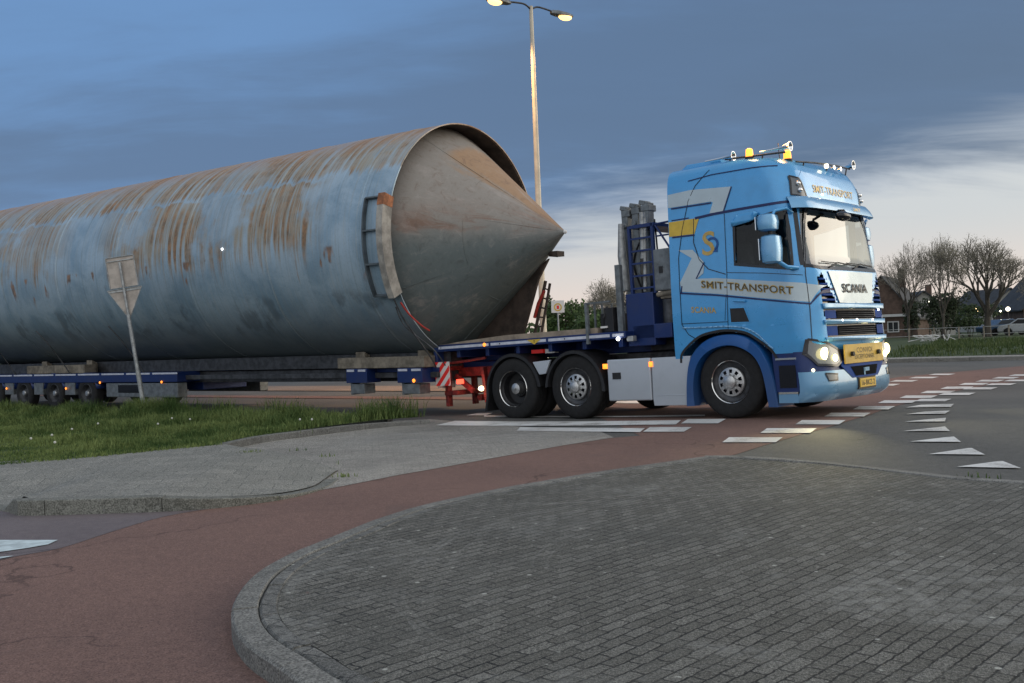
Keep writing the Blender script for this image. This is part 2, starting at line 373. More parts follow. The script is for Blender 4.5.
# truck materials
def car_paint(name, col, rough=.28, dirt=.25):
    m = bpy.data.materials.new(name); m.use_nodes = True; t, b = surf(m)
    co = t.nodes.new('ShaderNodeTexCoord').outputs['Object']
    sp_ = t.nodes.new('ShaderNodeSeparateXYZ'); t.links.new(co, sp_.inputs[0])
    g = noise(t, co, 5, 6, .65)
    coatw = .8 if sum(col) > .5 else .25
    dcol = tuple(x*.62+.03 for x in col)
    grime = maprange(t, mth(t, 'ADD', sp_.outputs[2], mth(t, 'MULTIPLY', g, .6)), 1.35, .55)
    col = mixc(t, mth(t, 'MULTIPLY', grime, .28), col, (.10, .095, .085)) if sum(col) > .3 else col
    c = mixc(t, mth(t, 'MULTIPLY', maprange(t, g, .45, .75), dirt), col, dcol)
    t.links.new(c, b.inputs['Base Color']); b.inputs['Metallic'].default_value = .25
    t.links.new(maprange(t, g, .2, .8, rough*.8, rough*1.5), b.inputs['Roughness'])
    bn = t.nodes.new('ShaderNodeBump'); bn.inputs['Strength'].default_value = .12; bn.inputs['Distance'].default_value = .02; t.links.new(noise(t, co, 2.2, 2, .4), bn.inputs['Height']); t.links.new(bn.outputs[0], b.inputs['Normal']); t.links.new(bn.outputs[0], b.inputs['Coat Normal'])
    b.inputs['Coat Weight'].default_value = coatw; b.inputs['Coat Roughness'].default_value = .06
    return m
M['blue'] = car_paint('light blue truck paint', (.062, .335, .680))
M['visorblue'] = car_paint('pale blue truck paint', (.16, .40, .66))
M['royal'] = car_paint('royal blue paint', (.002, .075, .27), .35, .2)
M['navy'] = car_paint('navy trailer paint', (.003, .022, .12), .45, .5)
M['white'] = car_paint('off white panel paint', (.50, .54, .60), .35, .25)
M['silver'] = car_paint('silver stripe', (.42, .50, .54), .3, .1)
M['shield'] = car_paint('silver blue paint', (.26, .36, .44), .25, .1)
M['yellow'] = mat('yellow band', (.62, .42, .05), .4, var=.1)
M['wing'] = mat('matt royal blue', (.005, .05, .24), .6, spec=.15)
M['pin'] = mat('navy pinstripe', (.004, .012, .09), .4)
M['gold'] = mat('gold lettering', (.48, .33, .10), .35, .3, var=.15)
M['letter'] = mat('dark lettering', (.05, .035, .02), .5, var=.2)
M['black'] = mat('black plastic', (.012, .012, .014), .55, var=.3, bump=.2)
M['gloss'] = mat('gloss black', (.006, .007, .012), .15)
M['rubber'] = mat('tyre rubber', (.010, .010, .011), .85, var=.3, vscale=20, bump=.5, bscale=90)
M['chrome'] = mat('chrome', (.80, .80, .80), .13, 1.)
M['alu'] = mat('brushed wheel metal', (.46, .46, .46), .36, .8, var=.2, vscale=30)
M['steel'] = mat('dark steel', (.07, .072, .078), .55, .6, var=.4, bump=.3)
M['greysteel'] = mat('grey painted steel', (.15, .165, .175), .5, .3, var=.3, bump=.2)
M['redp'] = mat('red chassis paint', (.17, .014, .012), .65, var=.5, vscale=14)
M['redfab'] = mat('red strap', (.35, .03, .02), .8, var=.2)
M['amber'] = mat('amber lamp', (.9, .35, .03), .3, emit=(1, .27, .03), es=1.9)
M['beacon'] = mat('amber beacon', (.9, .4, .03), .25, emit=(1, .32, .04), es=2.3)
M['headl'] = mat('headlight lens', (.5, .45, .25), .1, emit=(1, .86, .42), es=5.5)
M['drl'] = mat('daylight lamp', (.9, .9, .9), .2, emit=(.92, .96, 1), es=6)
M['clearlens'] = mat('clear lens', (.13, .14, .15), .12, .3, spec=.8)
M['redlamp'] = mat('red lamp', (.6, .02, .01), .3, emit=(1, .06, .03), es=4)
M['whitelamp'] = mat('small white lamp', (.9, .9, .85), .3, emit=(1, .85, .5), es=3.5)
M['wood'] = mat('weathered timber', (.19, .165, .13), .85, var=.4, vscale=6, bump=.6, bscale=30)
M['deckwood'] = mat('deck boards', (.27, .22, .17), .85, var=.35, vscale=4, bump=.5, bscale=40)
M['reflstripe'] = mat('white contour tape', (.52, .54, .62), .45, var=.15)
M['galv'] = mat('galvanised steel', (.36, .37, .37), .5, .5, var=.25, vscale=12)
M['signback'] = mat('grey sign back', (.43, .38, .34), .55, .1, var=.2, vscale=5)
M['hazred'] = mat('hazard red', (.52, .015, .012), .4, emit=(.9, .03, .02), es=.12)
M['hazwhite'] = mat('hazard white', (.70, .68, .66), .4)
M['convoi'] = mat('yellow board', (.60, .38, .05), .45, var=.15)
M['plate'] = mat('yellow plate', (.68, .43, .04), .45)
M['blacktext'] = mat('black text', (.02, .02, .02), .5)
M['matblack'] = mat('matt black mesh', (.008, .009, .011), .95, spec=.08)
M['patch'] = mat('repair plate', (.085, .105, .12), .7, var=.4, vscale=3, bump=.3)
M['interior'] = mat('cab lining', (.24, .23, .21), .9, var=.2)
M['curtain'] = mat('pale curtain', (.42, .40, .34), .9, var=.2)
def glass_mat(name, tint=(.5, .55, .55), ior=1.7, mixv=0.0):
    m = bpy.data.materials.new(name); m.use_nodes = True; t = m.node_tree; t.nodes.clear()
    o = t.nodes.new('ShaderNodeOutputMaterial'); tr = t.nodes.new('ShaderNodeBsdfTransparent'); tr.inputs[0].default_value = (*tint, 1)
    g = t.nodes.new('ShaderNodeBsdfGlossy'); g.inputs['Roughness'].default_value = .02
    fr = t.nodes.new('ShaderNodeFresnel'); fr.inputs[0].default_value = ior
    mx = t.nodes.new('ShaderNodeMixShader'); t.links.new(mth(t, 'ADD', fr.outputs[0], mixv, clamp=True), mx.inputs[0]); t.links.new(tr.outputs[0], mx.inputs[1]); t.links.new(g.outputs[0], mx.inputs[2])
    t.links.new(mx.outputs[0], o.inputs[0]); return m
M['windscreen'] = glass_mat('windscreen glass', (.55, .6, .58), 2.0, .09)
M['sideglass'] = glass_mat('side window glass', (.38, .42, .44), 1.5)

def tank_mats():
    m = bpy.data.materials.new('rusty tank steel'); m.use_nodes = True; t, b = surf(m)
    co = t.nodes.new('ShaderNodeTexCoord').outputs['Object']
    s = t.nodes.new('ShaderNodeSeparateXYZ'); t.links.new(co, s.inputs[0]); x, y, z = s.outputs
    a = mth(t, 'ARCTAN2', mth(t, 'MULTIPLY', y, -1.), z)      # 0 at the top, pi/2 on the near side
    c3 = t.nodes.new('ShaderNodeCombineXYZ'); t.links.new(x, c3.inputs[0]); t.links.new(a, c3.inputs[1])
    v = c3.outputs[0]
    st = noise(t, mapping(t, v, (9.5, .85, 1)), 1.0, 6, .72, .15)
    st2 = noise(t, mapping(t, v, (1.7, 1.1, 1), (0, 0, 0), (4, 2, 0)), 1.0, 5, .6, .5)
    finest = noise(t, mapping(t, v, (22, 1.1, 1)), 1.0, 4, .7)
    blot = noise(t, co, 1.1, 7, .65, .5); fine = noise(t, co, 30, 5, .7)
    base = mixc(t, maprange(t, blot, .35, .65), (.225, .335, .435), (.365, .475, .57))
    base = mixc(t, mth(t, 'MULTIPLY', maprange(t, finest, .45, .7), .35), base, (.36, .37, .34))
    base = mixc(t, mth(t, 'MULTIPLY', maprange(t, fine, .50, .75), .4), base, (.13, .17, .20))
    base = mixc(t, mth(t, 'MULTIPLY', maprange(t, noise(t, mapping(t, v, (3.2, 1.4, 1), (0,0,0), (9,3,0)), 1.0, 7, .75), .52, .68), .45), base, (.40, .47, .52))
    base = mixc(t, mth(t, 'MULTIPLY', maprange(t, noise(t, mapping(t, v, (11, .5, 1), (0,0,0), (1,8,0)), 1.0, 5, .7), .52, .66), .32), base, (.12, .16, .18))
    belly_shade = maprange(t, a, 1.9, 2.6)  # shade of the tank's underside, put into the shell colour
    base = mixc(t, mth(t, 'MULTIPLY', belly_shade, .7), base, (.085, .095, .095))
    # belts of rust
    aw = mth(t, 'ADD', a, mth(t, 'MULTIPLY', mth(t, 'SUBTRACT', st2, .5), .30))
    top = maprange(t, mth(t, 'ADD', aw, mth(t, 'MULTIPLY', mth(t, 'SUBTRACT', st, .5), -.35)), 1.00, .92)
    up2 = mth(t, 'MULTIPLY', maprange(t, aw, .99, 1.02), maprange(t, mth(t, 'ADD', aw, mth(t, 'MULTIPLY', mth(t, 'SUBTRACT', st, .5), -1.1)), 1.74, 1.42))
    xw = mth(t, 'MULTIPLY', maprange(t, x, -9.2, -7.4), maprange(t, x, -1.4, -2.0))
    up2 = mth(t, 'MULTIPLY', up2, mth(t, 'MAXIMUM', xw, mth(t, 'MULTIPLY', maprange(t, x, -9.5, -11), .7)))
    spots = mth(t, 'MULTIPLY', mth(t, 'MULTIPLY', maprange(t, a, 1.60, 1.63), maprange(t, a, 1.96, 1.80)), maprange(t, noise(t, mapping(t, v, (2.8, 2.2, 1), (0,0,0), (7,1,0)), 1.0, 3, .5), .60, .66))
    streak = maprange(t, st, .42, .60)
    big_ = maprange(t, noise(t, mapping(t, v, (.62, 1.3, 1), (0,0,0), (5.3,2.2,0)), 1.0, 5, .6), .40, .52, .12, 1.0)
    film = mth(t, 'MULTIPLY', mth(t, 'MULTIPLY', mth(t, 'MAXIMUM', top, up2), maprange(t, st, .30, .52)), mth(t, 'MAXIMUM', big_, mth(t, 'MULTIPLY', top, .7)))
    c = mixc(t, mth(t, 'MULTIPLY', film, .85), base, (.37, .325, .235))
    pat = maprange(t, noise(t, mapping(t, v, (.9, 1.6, 1), (0,0,0), (2,5,0)), 1.0, 5, .65), .36, .54, .35, 1.0)
    rm = mth(t, 'MAXIMUM', mth(t, 'MULTIPLY', mth(t, 'MULTIPLY', mth(t, 'MULTIPLY', mth(t, 'MAXIMUM', top, up2), streak), mth(t, 'MAXIMUM', big_, mth(t, 'MULTIPLY', top, .6))), pat), spots)
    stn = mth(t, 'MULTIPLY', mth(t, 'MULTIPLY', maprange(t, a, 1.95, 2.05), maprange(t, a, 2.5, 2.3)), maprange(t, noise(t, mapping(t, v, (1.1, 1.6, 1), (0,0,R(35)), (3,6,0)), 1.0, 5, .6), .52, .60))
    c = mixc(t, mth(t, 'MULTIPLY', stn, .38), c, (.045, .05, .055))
    rust = mixc(t, maprange(t, noise(t, co, 6, 6, .7), .35, .65), (.12, .062, .034), (.34, .165, .070))
    c = mixc(t, mth(t, 'MULTIPLY', rm, .80), c, rust)
    crest = mth(t, 'MULTIPLY', maprange(t, a, .78, .45), maprange(t, fine, .25, .6))
    c = mixc(t, mth(t, 'MULTIPLY', crest, .6), c, (.40, .22, .13))
    t.links.new(c, b.inputs['Base Color']); b.inputs['Metallic'].default_value = .15
    t.links.new(maprange(t, rm, 0, 1, .42, .85), b.inputs['Roughness'])
    bn = t.nodes.new('ShaderNodeBump'); bn.inputs['Strength'].default_value = .25; bn.inputs['Distance'].default_value = .02
    t.links.new(mth(t, 'ADD', mth(t, 'MULTIPLY', noise(t, co, .8, 3), 1.5), mth(t, 'MULTIPLY', fine, .25)), bn.inputs['Height']); t.links.new(bn.outputs[0], b.inputs['Normal'])
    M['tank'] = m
    m = bpy.data.materials.new('rusty cone steel'); m.use_nodes = True; t, b = surf(m)
    co = t.nodes.new('ShaderNodeTexCoord').outputs['Object']
    s = t.nodes.new('ShaderNodeSeparateXYZ'); t.links.new(co, s.inputs[0]); x, y, z = s.outputs
    blot = noise(t, co, 1.0, 7, .68, .8); fine = noise(t, co, 24, 5, .7)
    ca0 = mth(t, 'ARCTAN2', mth(t, 'MULTIPLY', y, -1.), z); c3 = t.nodes.new('ShaderNodeCombineXYZ'); t.links.new(x, c3.inputs[0]); t.links.new(mth(t, 'MULTIPLY', ca0, 5.5), c3.inputs[1])
    st = noise(t, mapping(t, c3.outputs[0], (1.1, 1.0, 1)), 1.0, 7, .72, .7)
    grain = noise(t, co, 5.5, 7, .75, .8)
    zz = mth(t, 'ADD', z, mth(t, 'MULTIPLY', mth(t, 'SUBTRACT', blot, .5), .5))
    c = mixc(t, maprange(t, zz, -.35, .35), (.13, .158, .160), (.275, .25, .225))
    c = mixc(t, mth(t, 'MULTIPLY', maprange(t, fine, .5, .8), .3), c, (.10, .10, .09))
    ca = mth(t, 'ABSOLUTE', mth(t, 'ARCTAN2', mth(t, 'MULTIPLY', y, -1.), z))
    rust = mth(t, 'MULTIPLY', maprange(t, mth(t, 'ADD', ca, mth(t, 'MULTIPLY', mth(t, 'SUBTRACT', st, .5), 1.2)), .62, .30), maprange(t, mth(t, 'ADD', x, mth(t, 'MULTIPLY', blot, .5)), .35, .55))
    c = mixc(t, mth(t, 'MULTIPLY', rust, .9), c, (.36, .22, .12))
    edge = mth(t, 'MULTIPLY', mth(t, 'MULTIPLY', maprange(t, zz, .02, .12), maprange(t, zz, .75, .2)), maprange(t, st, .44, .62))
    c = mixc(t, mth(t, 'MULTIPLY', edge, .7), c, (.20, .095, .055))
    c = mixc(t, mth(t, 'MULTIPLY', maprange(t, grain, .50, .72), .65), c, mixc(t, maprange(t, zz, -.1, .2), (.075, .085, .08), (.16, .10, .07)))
    c = mixc(t, mth(t, 'MULTIPLY', maprange(t, grain, .46, .28), .35), c, (.40, .38, .35))
    pale = mth(t, 'MULTIPLY', maprange(t, st, .50, .66), maprange(t, blot, .40, .6))
    c = mixc(t, mth(t, 'MULTIPLY', pale, .5), c, (.42, .37, .34))
    t.links.new(c, b.inputs['Base Color']); b.inputs['Metallic'].default_value = .1; b.inputs['Roughness'].default_value = .62
    bn = t.nodes.new('ShaderNodeBump'); bn.inputs['Strength'].default_value = .3; bn.inputs['Distance'].default_value = .02
    t.links.new(mth(t, 'ADD', blot, mth(t, 'MULTIPLY', fine, .3)), bn.inputs['Height']); t.links.new(bn.outputs[0], b.inputs['Normal'])
    M['cone'] = m
tank_mats()
M['rustdark'] = mat('dark rusty steel', (.045, .032, .026), .85, var=.5, vscale=4, bump=.4)
M['rustred'] = mat('orange rust', (.33, .13, .06), .8, var=.4, vscale=9, bump=.4)
M['palegrey'] = mat('flaking pale paint', (.32, .30, .27), .7, var=.35, vscale=5, bump=.3)

# ------------------------------------------------------------------ the setting
XS = np.arange(-3.0, 13.01, .8); YS = np.arange(5.6, 22, .8)
def sheet(name, poly, z, m, fn=None):
    f = (lambda x, y: (x, y, gz(x, y)+z)) if fn is None else (lambda x, y: (x, y, gz(x, y)+fn(x, y)))
    o = conform(name, [poly], f, m, xs=XS, ys=YS, smooth=False); o['kind'] = 'structure'; return o
big = 900
sheet('ground', [(-big, -60), (big, -60), (big, 1400), (-big, 1400)], -.004, M['field'])
far = G(1024, 360); farl = G(880, 363)
dirk = (far-farl).normalized()
roadpoly = [(-60, -12), (45, -12), (45+dirk.x*40, 40)] + [tuple(far+dirk*20), tuple(far), tuple(farl), tuple(farl-dirk*4), (6, 40), (-8, 42), (-60, 75)]
sheet('road', roadpoly, 0.0, M['asphalt'])

# island of brick pavers in front
isl = lambda x, y: .012 + .088*max(0, min(1, (9.3-y)/2.3))**1.0
kpx = [(302,683), (275,663), (247,644), (232,622), (234,600), (253,575), (288,554), (330,537), (372,520), (420,505), (470,494), (520,484), (575,475), (620,468), (670,461), (705,456)]
KW = [Vector((9, -2.2)), Vector((4.5, .3))] + [G(a, b, fn=isl) for a, b in ((700, 850), (560, 795), (440, 748), (375, 719), (335, 700))] + [G(a, b, fn=isl) for a, b in kpx]
kerbL = smooth_path(KW, 6)
kr = [G(a, b, fn=isl) for a, b in ((705,456), (735,456), (790,459), (850,464), (910,471), (965,477), (1024,481), (1100,486))]
kerbR = smooth_path(kr, 4)
def offset_path(P, d):
    out = []
    for i, p in enumerate(P):
        t = (P[min(i+1, len(P)-1)]-P[max(i-1, 0)]).normalized(); out.append(p + Vector((t.y, -t.x))*d)
    return out
def kerb_strip(name, P, w0, w1, hfn, mt, seg=1.0, gap=.008, base=-.03, face=True):
    """kerb of separate stones along a path; w>0 is to the right-hand side"""
    m = MB(); L = [0]
    for i in range(1, len(P)): L.append(L[-1] + (P[i]-P[i-1]).length)
    def pt(s):
        i = max(0, min(len(P)-2, int(np.searchsorted(L, s))-1)); f = (s-L[i])/max(1e-9, L[i+1]-L[i])
        t = (P[i+1]-P[i]).normalized(); return P[i].lerp(P[i+1], f), Vector((t.y, -t.x))
    s0 = 0
    while s0 < L[-1]-.02:
        s1 = min(s0+seg*random.uniform(.96, 1.04)-gap, L[-1]); rows = []; n = max(2, int((s1-s0)/.12))
        dh = random.uniform(-.003, .003)
        for k in range(n+1):
            p, nr = pt(s0+(s1-s0)*k/n); h = hfn(p.x, p.y)+gz(p.x, p.y)+dh; b = gz(p.x, p.y)+base
            prof = [(w0, b), (w0, h-.012), (w0+.012, h), (w1-.006, h), (w1, h-.008), (w1, b)]
            rows.append([(p.x+nr.x*w, p.y+nr.y*w, z) for w, z in prof])
        m.grid(rows); m.add(rows[0], [(0,1,2,3,4,5)]); m.add(rows[-1], [(0,1,2,3,4,5)])
        s0 = s1+gap
    o = m.build(name, mt, smooth=30); o['kind'] = 'structure'; return o
kerb_strip('kerb', kerbL, 0, .125, isl, M['concrete'])
kerb_strip('kerb', kerbL, .130, .215, lambda x, y: isl(x, y)-.002, M['soldier'], seg=.21, gap=.006)
kerb_strip('kerb', kerbR, 0, .12, lambda x, y: isl(x, y)+.004, M['concrete'])
inner = [tuple(p) for p in offset_path(kerbL, .215)] + [tuple(p) for p in offset_path(kerbR, .12)[1:]] + [(16, 6), (16, -3)]
o = conform('island_paving', [inner], lambda x, y: (x, y, gz(x, y)+isl(x, y)-.006), M['pavers'], xs=XS, ys=np.arange(3, 16, .35), smooth=True); o['kind'] = 'structure'
und = [tuple(p) for p in offset_path(kerbL, .05)] + [tuple(p) for p in offset_path(kerbR, .05)[1:]] + [(16, 6), (16, -3)]
o = conform('island_bedding', [und], lambda x, y: (x, y, gz(x, y)+isl(x, y)-.03), M['rubber'], xs=XS, ys=np.arange(3, 16, .35)); o['kind'] = 'structure'

# red cycle path
lp = [(-90, 592), (0, 561), (60, 549), (110, 533), (165, 517), (230, 506), (300, 494), (345, 486), (400, 475), (440, 468), (500, 457), (560, 446), (614, 438)]
upl = smooth_path([G(a, b) for a, b in lp], 4)
redfar_top = [G(a, b) for a, b in ((1024, 366), (1120, 361))]
under = [G(614, 431), G(560, 433)]
redp = [tuple(p) for p in upl] + [tuple(G(a, b)) for a, b in ((640, 436), (600, 418), (560, 405.5), (700, 398), (860, 384), (900, 377), (1024, 366), (1130, 361))] \
     + [tuple(G(a, b)) for a, b in ((1130, 371), (1024, 381), (985, 386), (940, 394), (905, 404), (870, 415), (830, 427), (790, 438), (760, 447), (735, 455), (718, 458))] \
     + [tuple(p) for p in reversed(offset_path(kerbL, .03)[3:-2])] + [(2, -4), (-12, -4)]
sheet('cycle_path', redp, .004, M['red'])
# slightly brighter red on the crossing itself and under the tractor
# pale paved tongue between path and kerb
pale = [tuple(G(a, b)) for a, b in ((614, 438), (560, 446.5), (500, 457.5), (440, 468.5), (400, 475.5), (345, 486.5), (300, 494.5), (240, 504), (215, 490), (205, 450), (262, 437), (300, 432), (340, 427), (385, 422), (430, 419.5), (520, 427), (600, 432))]
sheet('paved_tongue', pale, .008, M['palepave'])
pur = [tuple(p) for p in upl[:32]] + [tuple(G(a, b)) for a, b in ((240, 490), (150, 492), (20, 492), (-90, 505))]
sheet('paver_strip', pur, .006, M['purple'])
# raised concrete pavement in front of the grass, with kerb
MH = .13
med_k = smooth_path([G(a, b, MH) for a, b in ((-90, 470), (-40, 488), (8, 498), (22, 501), (100, 499), (180, 496), (240, 491), (290, 484), (325, 475), (338, 467))], 5)
mh = lambda x, y: MH*min(1, max(.15, (-1.55-x)/1.5))*(1 - (1-min(1, max(.12, (x+4.48)/.18)))*min(1, max(0, (10.6-y)/1.2)))
kerb_strip('kerb', med_k, -.14, 0, mh, M['oldkerb'])
medpoly = [tuple(p) for p in offset_path(med_k, -.135)][::-1]
grass_k = smooth_path([G(a, b, .06) for a, b in ((225, 447), (262, 439), (300, 434), (340, 429), (385, 424), (430, 420.5))], 5)
medp = [tuple(p) for p in offset_path(med_k, -.13)] + [tuple(G(a, b, .1)) for a, b in ((338, 462), (300, 455), (240, 449), (225, 446), (60, 462), (-90, 466))]
o = conform('raised_pavement', [medp], lambda x, y: (x, y, mh(x, y)-.003), M['slab'], xs=np.arange(-14, 0, .15), ys=np.arange(8, 16, .3), smooth=True); o['kind'] = 'structure'
gh = lambda x, y: .10
kerb_strip('kerb', grass_k, -.13, 0, lambda x, y: .10-.05*max(0, min(1, (x+2.6)/1.6)), M['concrete'])

# grass island
gpoly_px = [(-120, 470), (0, 467.5), (60, 463), (140, 455), (222, 447)]
trl = lambda s, off=0.: Vector((-1.55 - .803*s - .596*off, 17.52 + .596*s - .803*off))     # along the near side of the trailer
front_edge = [G(a, b, .1) for a, b in gpoly_px]
back_edge = [trl(s, 1.25) for s in (-.1, 1, 3, 6, 10, 16, 24)]
gpoly = [tuple(p) for p in front_edge] + [tuple(p) for p in offset_path(grass_k, -.12)] + [tuple(p) for p in back_edge]
def gh2(x, y): return .10 + .05*math.sin(x*.9)*math.sin(y*.7)*.5
o = conform('grass_ground', [gpoly], lambda x, y: (x, y, gh2(x, y)+.0), M['soil'], xs=np.arange(-25, 0, .5), ys=np.arange(9, 32, .5)); o['kind'] = 'structure'
kerb_strip('kerb', [trl(s, 1.18) for s in np.arange(-.2, 24, .4)], 0, .12, lambda x, y: .09, M['concrete'])
# strips beyond the trailer
vp = [trl(-1.0, -7.0), trl(22, -7.0), trl(22, -9.4), trl(-1.0, -9.4)]
sheet('verge_paving', [tuple(p) for p in vp], .02, M['verge'])
vp = [trl(-1.0, -4.2), trl(22, -4.2), trl(22, -5.0), trl(-1.0, -5.0)]
sheet('verge_paving', [tuple(p) for p in vp], .012, M['red'])
# far verge on the right, pavement, field
fk = smooth_path([farl-dirk*8, farl, (farl+far)/2, far, far+dirk*10, far+dirk*30], 3)
kerb_strip('kerb', fk, -.2, 0, lambda x, y: .13, M['concrete'])
nrm = Vector((-dirk.y, dirk.x))
pav = [tuple(p) for p in fk] + [tuple(p+nrm*1.9) for p in reversed(fk)]
sheet('pavement', pav, .12, M['palepave'])
bank = [tuple(p+nrm*1.8) for p in fk] + [tuple(p+nrm*44) for p in reversed(fk)]
def bankz(x, y):
    d = (Vector((x, y))-farl).dot(nrm)
    return .14 + .16*math.sin(min(PI, max(0, (d-2)/9*PI)))*(.8+.2*math.sin(x*.6)) + .06*math.sin(x*.31+y*.2)
o = conform('grass_bank', [bank], lambda x, y: (x, y, bankz(x, y)), M['soil'], xs=np.arange(-2, 90, 2), ys=np.arange(28, 120, 2), smooth=True); o['kind'] = 'structure'

# markings: one painted layer
mk = MB()
def mark(px, z=.013):
    P = [G(a, b) for a, b in px]; n = len(P)
    sub = []
    for i in range(n):
        a, b_ = P[i], P[(i+1) % n]; k = max(1, int((b_-a).length/.5))
        sub += [a.lerp(b_, j/k) for j in range(k)]
    mk.add([(p.x, p.y, gz(p.x, p.y)+z) for p in sub], [tuple(range(len(sub)))])
def dash(cx, cy, w, h, sh=5):
    mark([(cx-w/2-sh*.35, cy+h/2), (cx+w/2-sh, cy+h/2), (cx+w/2+sh*.35, cy-h/2), (cx-w/2+sh, cy-h/2)])
mark([(436, 426), (676, 425.3), (681, 421), (455, 421.5)])
mark([(517, 431.5), (640, 433), (645, 429), (520, 428)])
mark([(484, 417.6), (560, 417.6), (705, 417), (705, 415.4), (484, 416)]); mark([(466, 416), (486, 416), (493, 413.5), (478, 413.6)])
mark([(607, 403.6), (640, 404), (645, 401), (610, 401)])
for (x0, x1, y0, y1) in ((681, 726, 419.8, 424.3), (643, 692, 428, 432.6)): mark([(x0, y1), (x1-8, y1), (x1, y0), (x0+7, y0)])
rowA = [(752.5,440.8,57,5), (788.5,431.6,53,4.8), (820.5,423.2,47,4.3), (847.5,415.5,43,3.7), (874,408.6,39,3.3), (898,402.4,37,2.8), (918.5,397.4,35,2.6), (938,392.6,32,2.4), (957,388.3,30,2.2), (974,384.5,28,2), (990,381.3,26,1.8), (1006,378.3,25,1.6), (1022,375.6,24,1.5)]
for a in rowA: dash(*a)
rowB = [(853,393.5,24,2), (869,389.3,24,1.9), (886,385.3,25,1.8), (904,381.4,26,1.7), (924,378,27,1.5), (942,374.8,24,1.3)]
for a in rowB: dash(*a)
rowC = [(933,400.8,34,2.6), (957,394.5,34,2.3), (980,389,32,2), (1001,384.8,28,1.8), (1018,381,26,1.6)]
for a in rowC: dash(*a)
for bl, br, ap, th in (((905.5,408.3),(951,407.6),(954,404.6),(921,405.6)), ((906,415),(945,414.6),(950,411.5),(925,412.4)), ((905,422.6),(945,422.4),(946,418.8),(928,420.2)), ((903,432),(950,432),(945,427.5),(935,428.5)),
                   ((910,442.6),(961,443),(954,437.6),(945,438.4)), ((929,455.2),(985,455.8),(972,449.2),(968,449.3)), ((957,468),(1021,469.4),(1003,462.4),(999,462.4))):
    mark([bl, br, ap, th])
mko = mk.build('road_markings', M['paint'], recalc=False); mko['kind'] = 'structure'
ok_ = MB()
P = [G(a, b) for a, b in ((-60, 541), (0, 541.5), (58, 541.5), (48, 546), (25, 550), (0, 553.5), (-60, 558))]
ok_.add([(p.x, p.y, .012) for p in P], [tuple(range(len(P)))])
P = [G(a, b) for a, b in ((-40, 561), (0, 558.6), (14, 557.5), (0, 560.5), (-40, 566))]
ok_.add([(p.x, p.y, .013) for p in P], [tuple(range(len(P)))])
ok_.build('road_markings', M['oldpaint'], recalc=False)['kind'] = 'structure'

# ------------------------------------------------------------------ tractor unit
TH, TP = .7335, .03
truck = empty('tractor_truck', (3.831, 14.777, .1215), (0, -TP, -TH), 'light blue heavy haulage truck with silver and yellow stripes, lit headlights and a folded crane', 'truck')
T = truck
Zs = np.array([.86, 1.0, 1.5, 1.95, 2.06, 2.74, 2.86, 3.0, 3.15, 3.3, 3.42, 3.5, 3.56, 3.60])
XF = np.array([1.35, 1.37, 1.35, 1.31, 1.25, 1.16, 1.15, 1.14, 1.12, 1.07, 1.00, .90, .72, .35])
WW = np.array([1.235, 1.24, 1.245, 1.24, 1.235, 1.21, 1.205, 1.20, 1.195, 1.185, 1.165, 1.135, 1.09, 1.0])
RX = np.array([.34, .34, .34, .34, .30, .26, .28, .34, .36, .38, .40, .42, .42, .40])
RY = np.array([.42, .42, .42, .40, .34, .30, .34, .38, .40, .42, .44, .48, .52, .55])
BOW = .03
def cabp(z): return (np.interp(z, Zs, XF), np.interp(z, Zs, WW), np.interp(z, Zs, RX), np.interp(z, Zs, RY))
def front_x(y, z):
    xf, w, rx, ry = cabp(z); ay = min(abs(y), w)
    g = 1.0
    if ay > w-ry: g = max(0., 1-((ay-(w-ry))/ry)**2.3)**(1/2.3)
    return xf - rx + rx*g - BOW*ay*ay
def side_y(x, z):
    xf, w, rx, ry = cabp(z)
    if x <= front_x(w, z): return w
    lo, hi = 0., w
    for _ in range(26):
        mid = (lo+hi)/2
        if front_x(mid, z) > x: lo = mid
        else: hi = mid
    return lo
def S(off=0., sgn=-1):
    def f(x, z):
        y = side_y(x, z); y2 = side_y(x-.01, z); nx, ny = (y2-y), .01
        l = math.hypot(nx, ny); return (x + nx/l*off, sgn*(y + ny/l*off), z)
    return f
def Fr(off=0.):
    def f(y, z):
        x = front_x(y, z); a = front_x(y+.01, z); b = front_x(y-.01, z)
        nx, ny = .02, -(a-b); l = math.hypot(nx, ny); return (x + nx/l*off, y + ny/l*off, z)
    return f
win_poly = [(.21, 2.66), (.40, 2.70), (.98, 2.77), (1.005, 2.5), (1.05, 1.97), (.20, 2.12)]
ws_poly = [(-1.145, 2.01), (-1.11, 2.79), (-.9, 2.81), (.9, 2.81), (1.11, 2.79), (1.145, 2.01), (.9, 1.975), (-.9, 1.975)]
gr_poly = [(-.93, 1.0), (-1.0, 1.84), (-.90, 1.90), (-.60, 1.5), (.60, 1.5), (.90, 1.90), (1.0, 1.84), (.93, 1.0)]
arch_poly = [(-.76, .8), (-.72, .95), (-.45, 1.15), (-.2, 1.21), (.03, 1.22), (.3, 1.17), (.5, 1.05), (.66, .92), (.74, .80)]
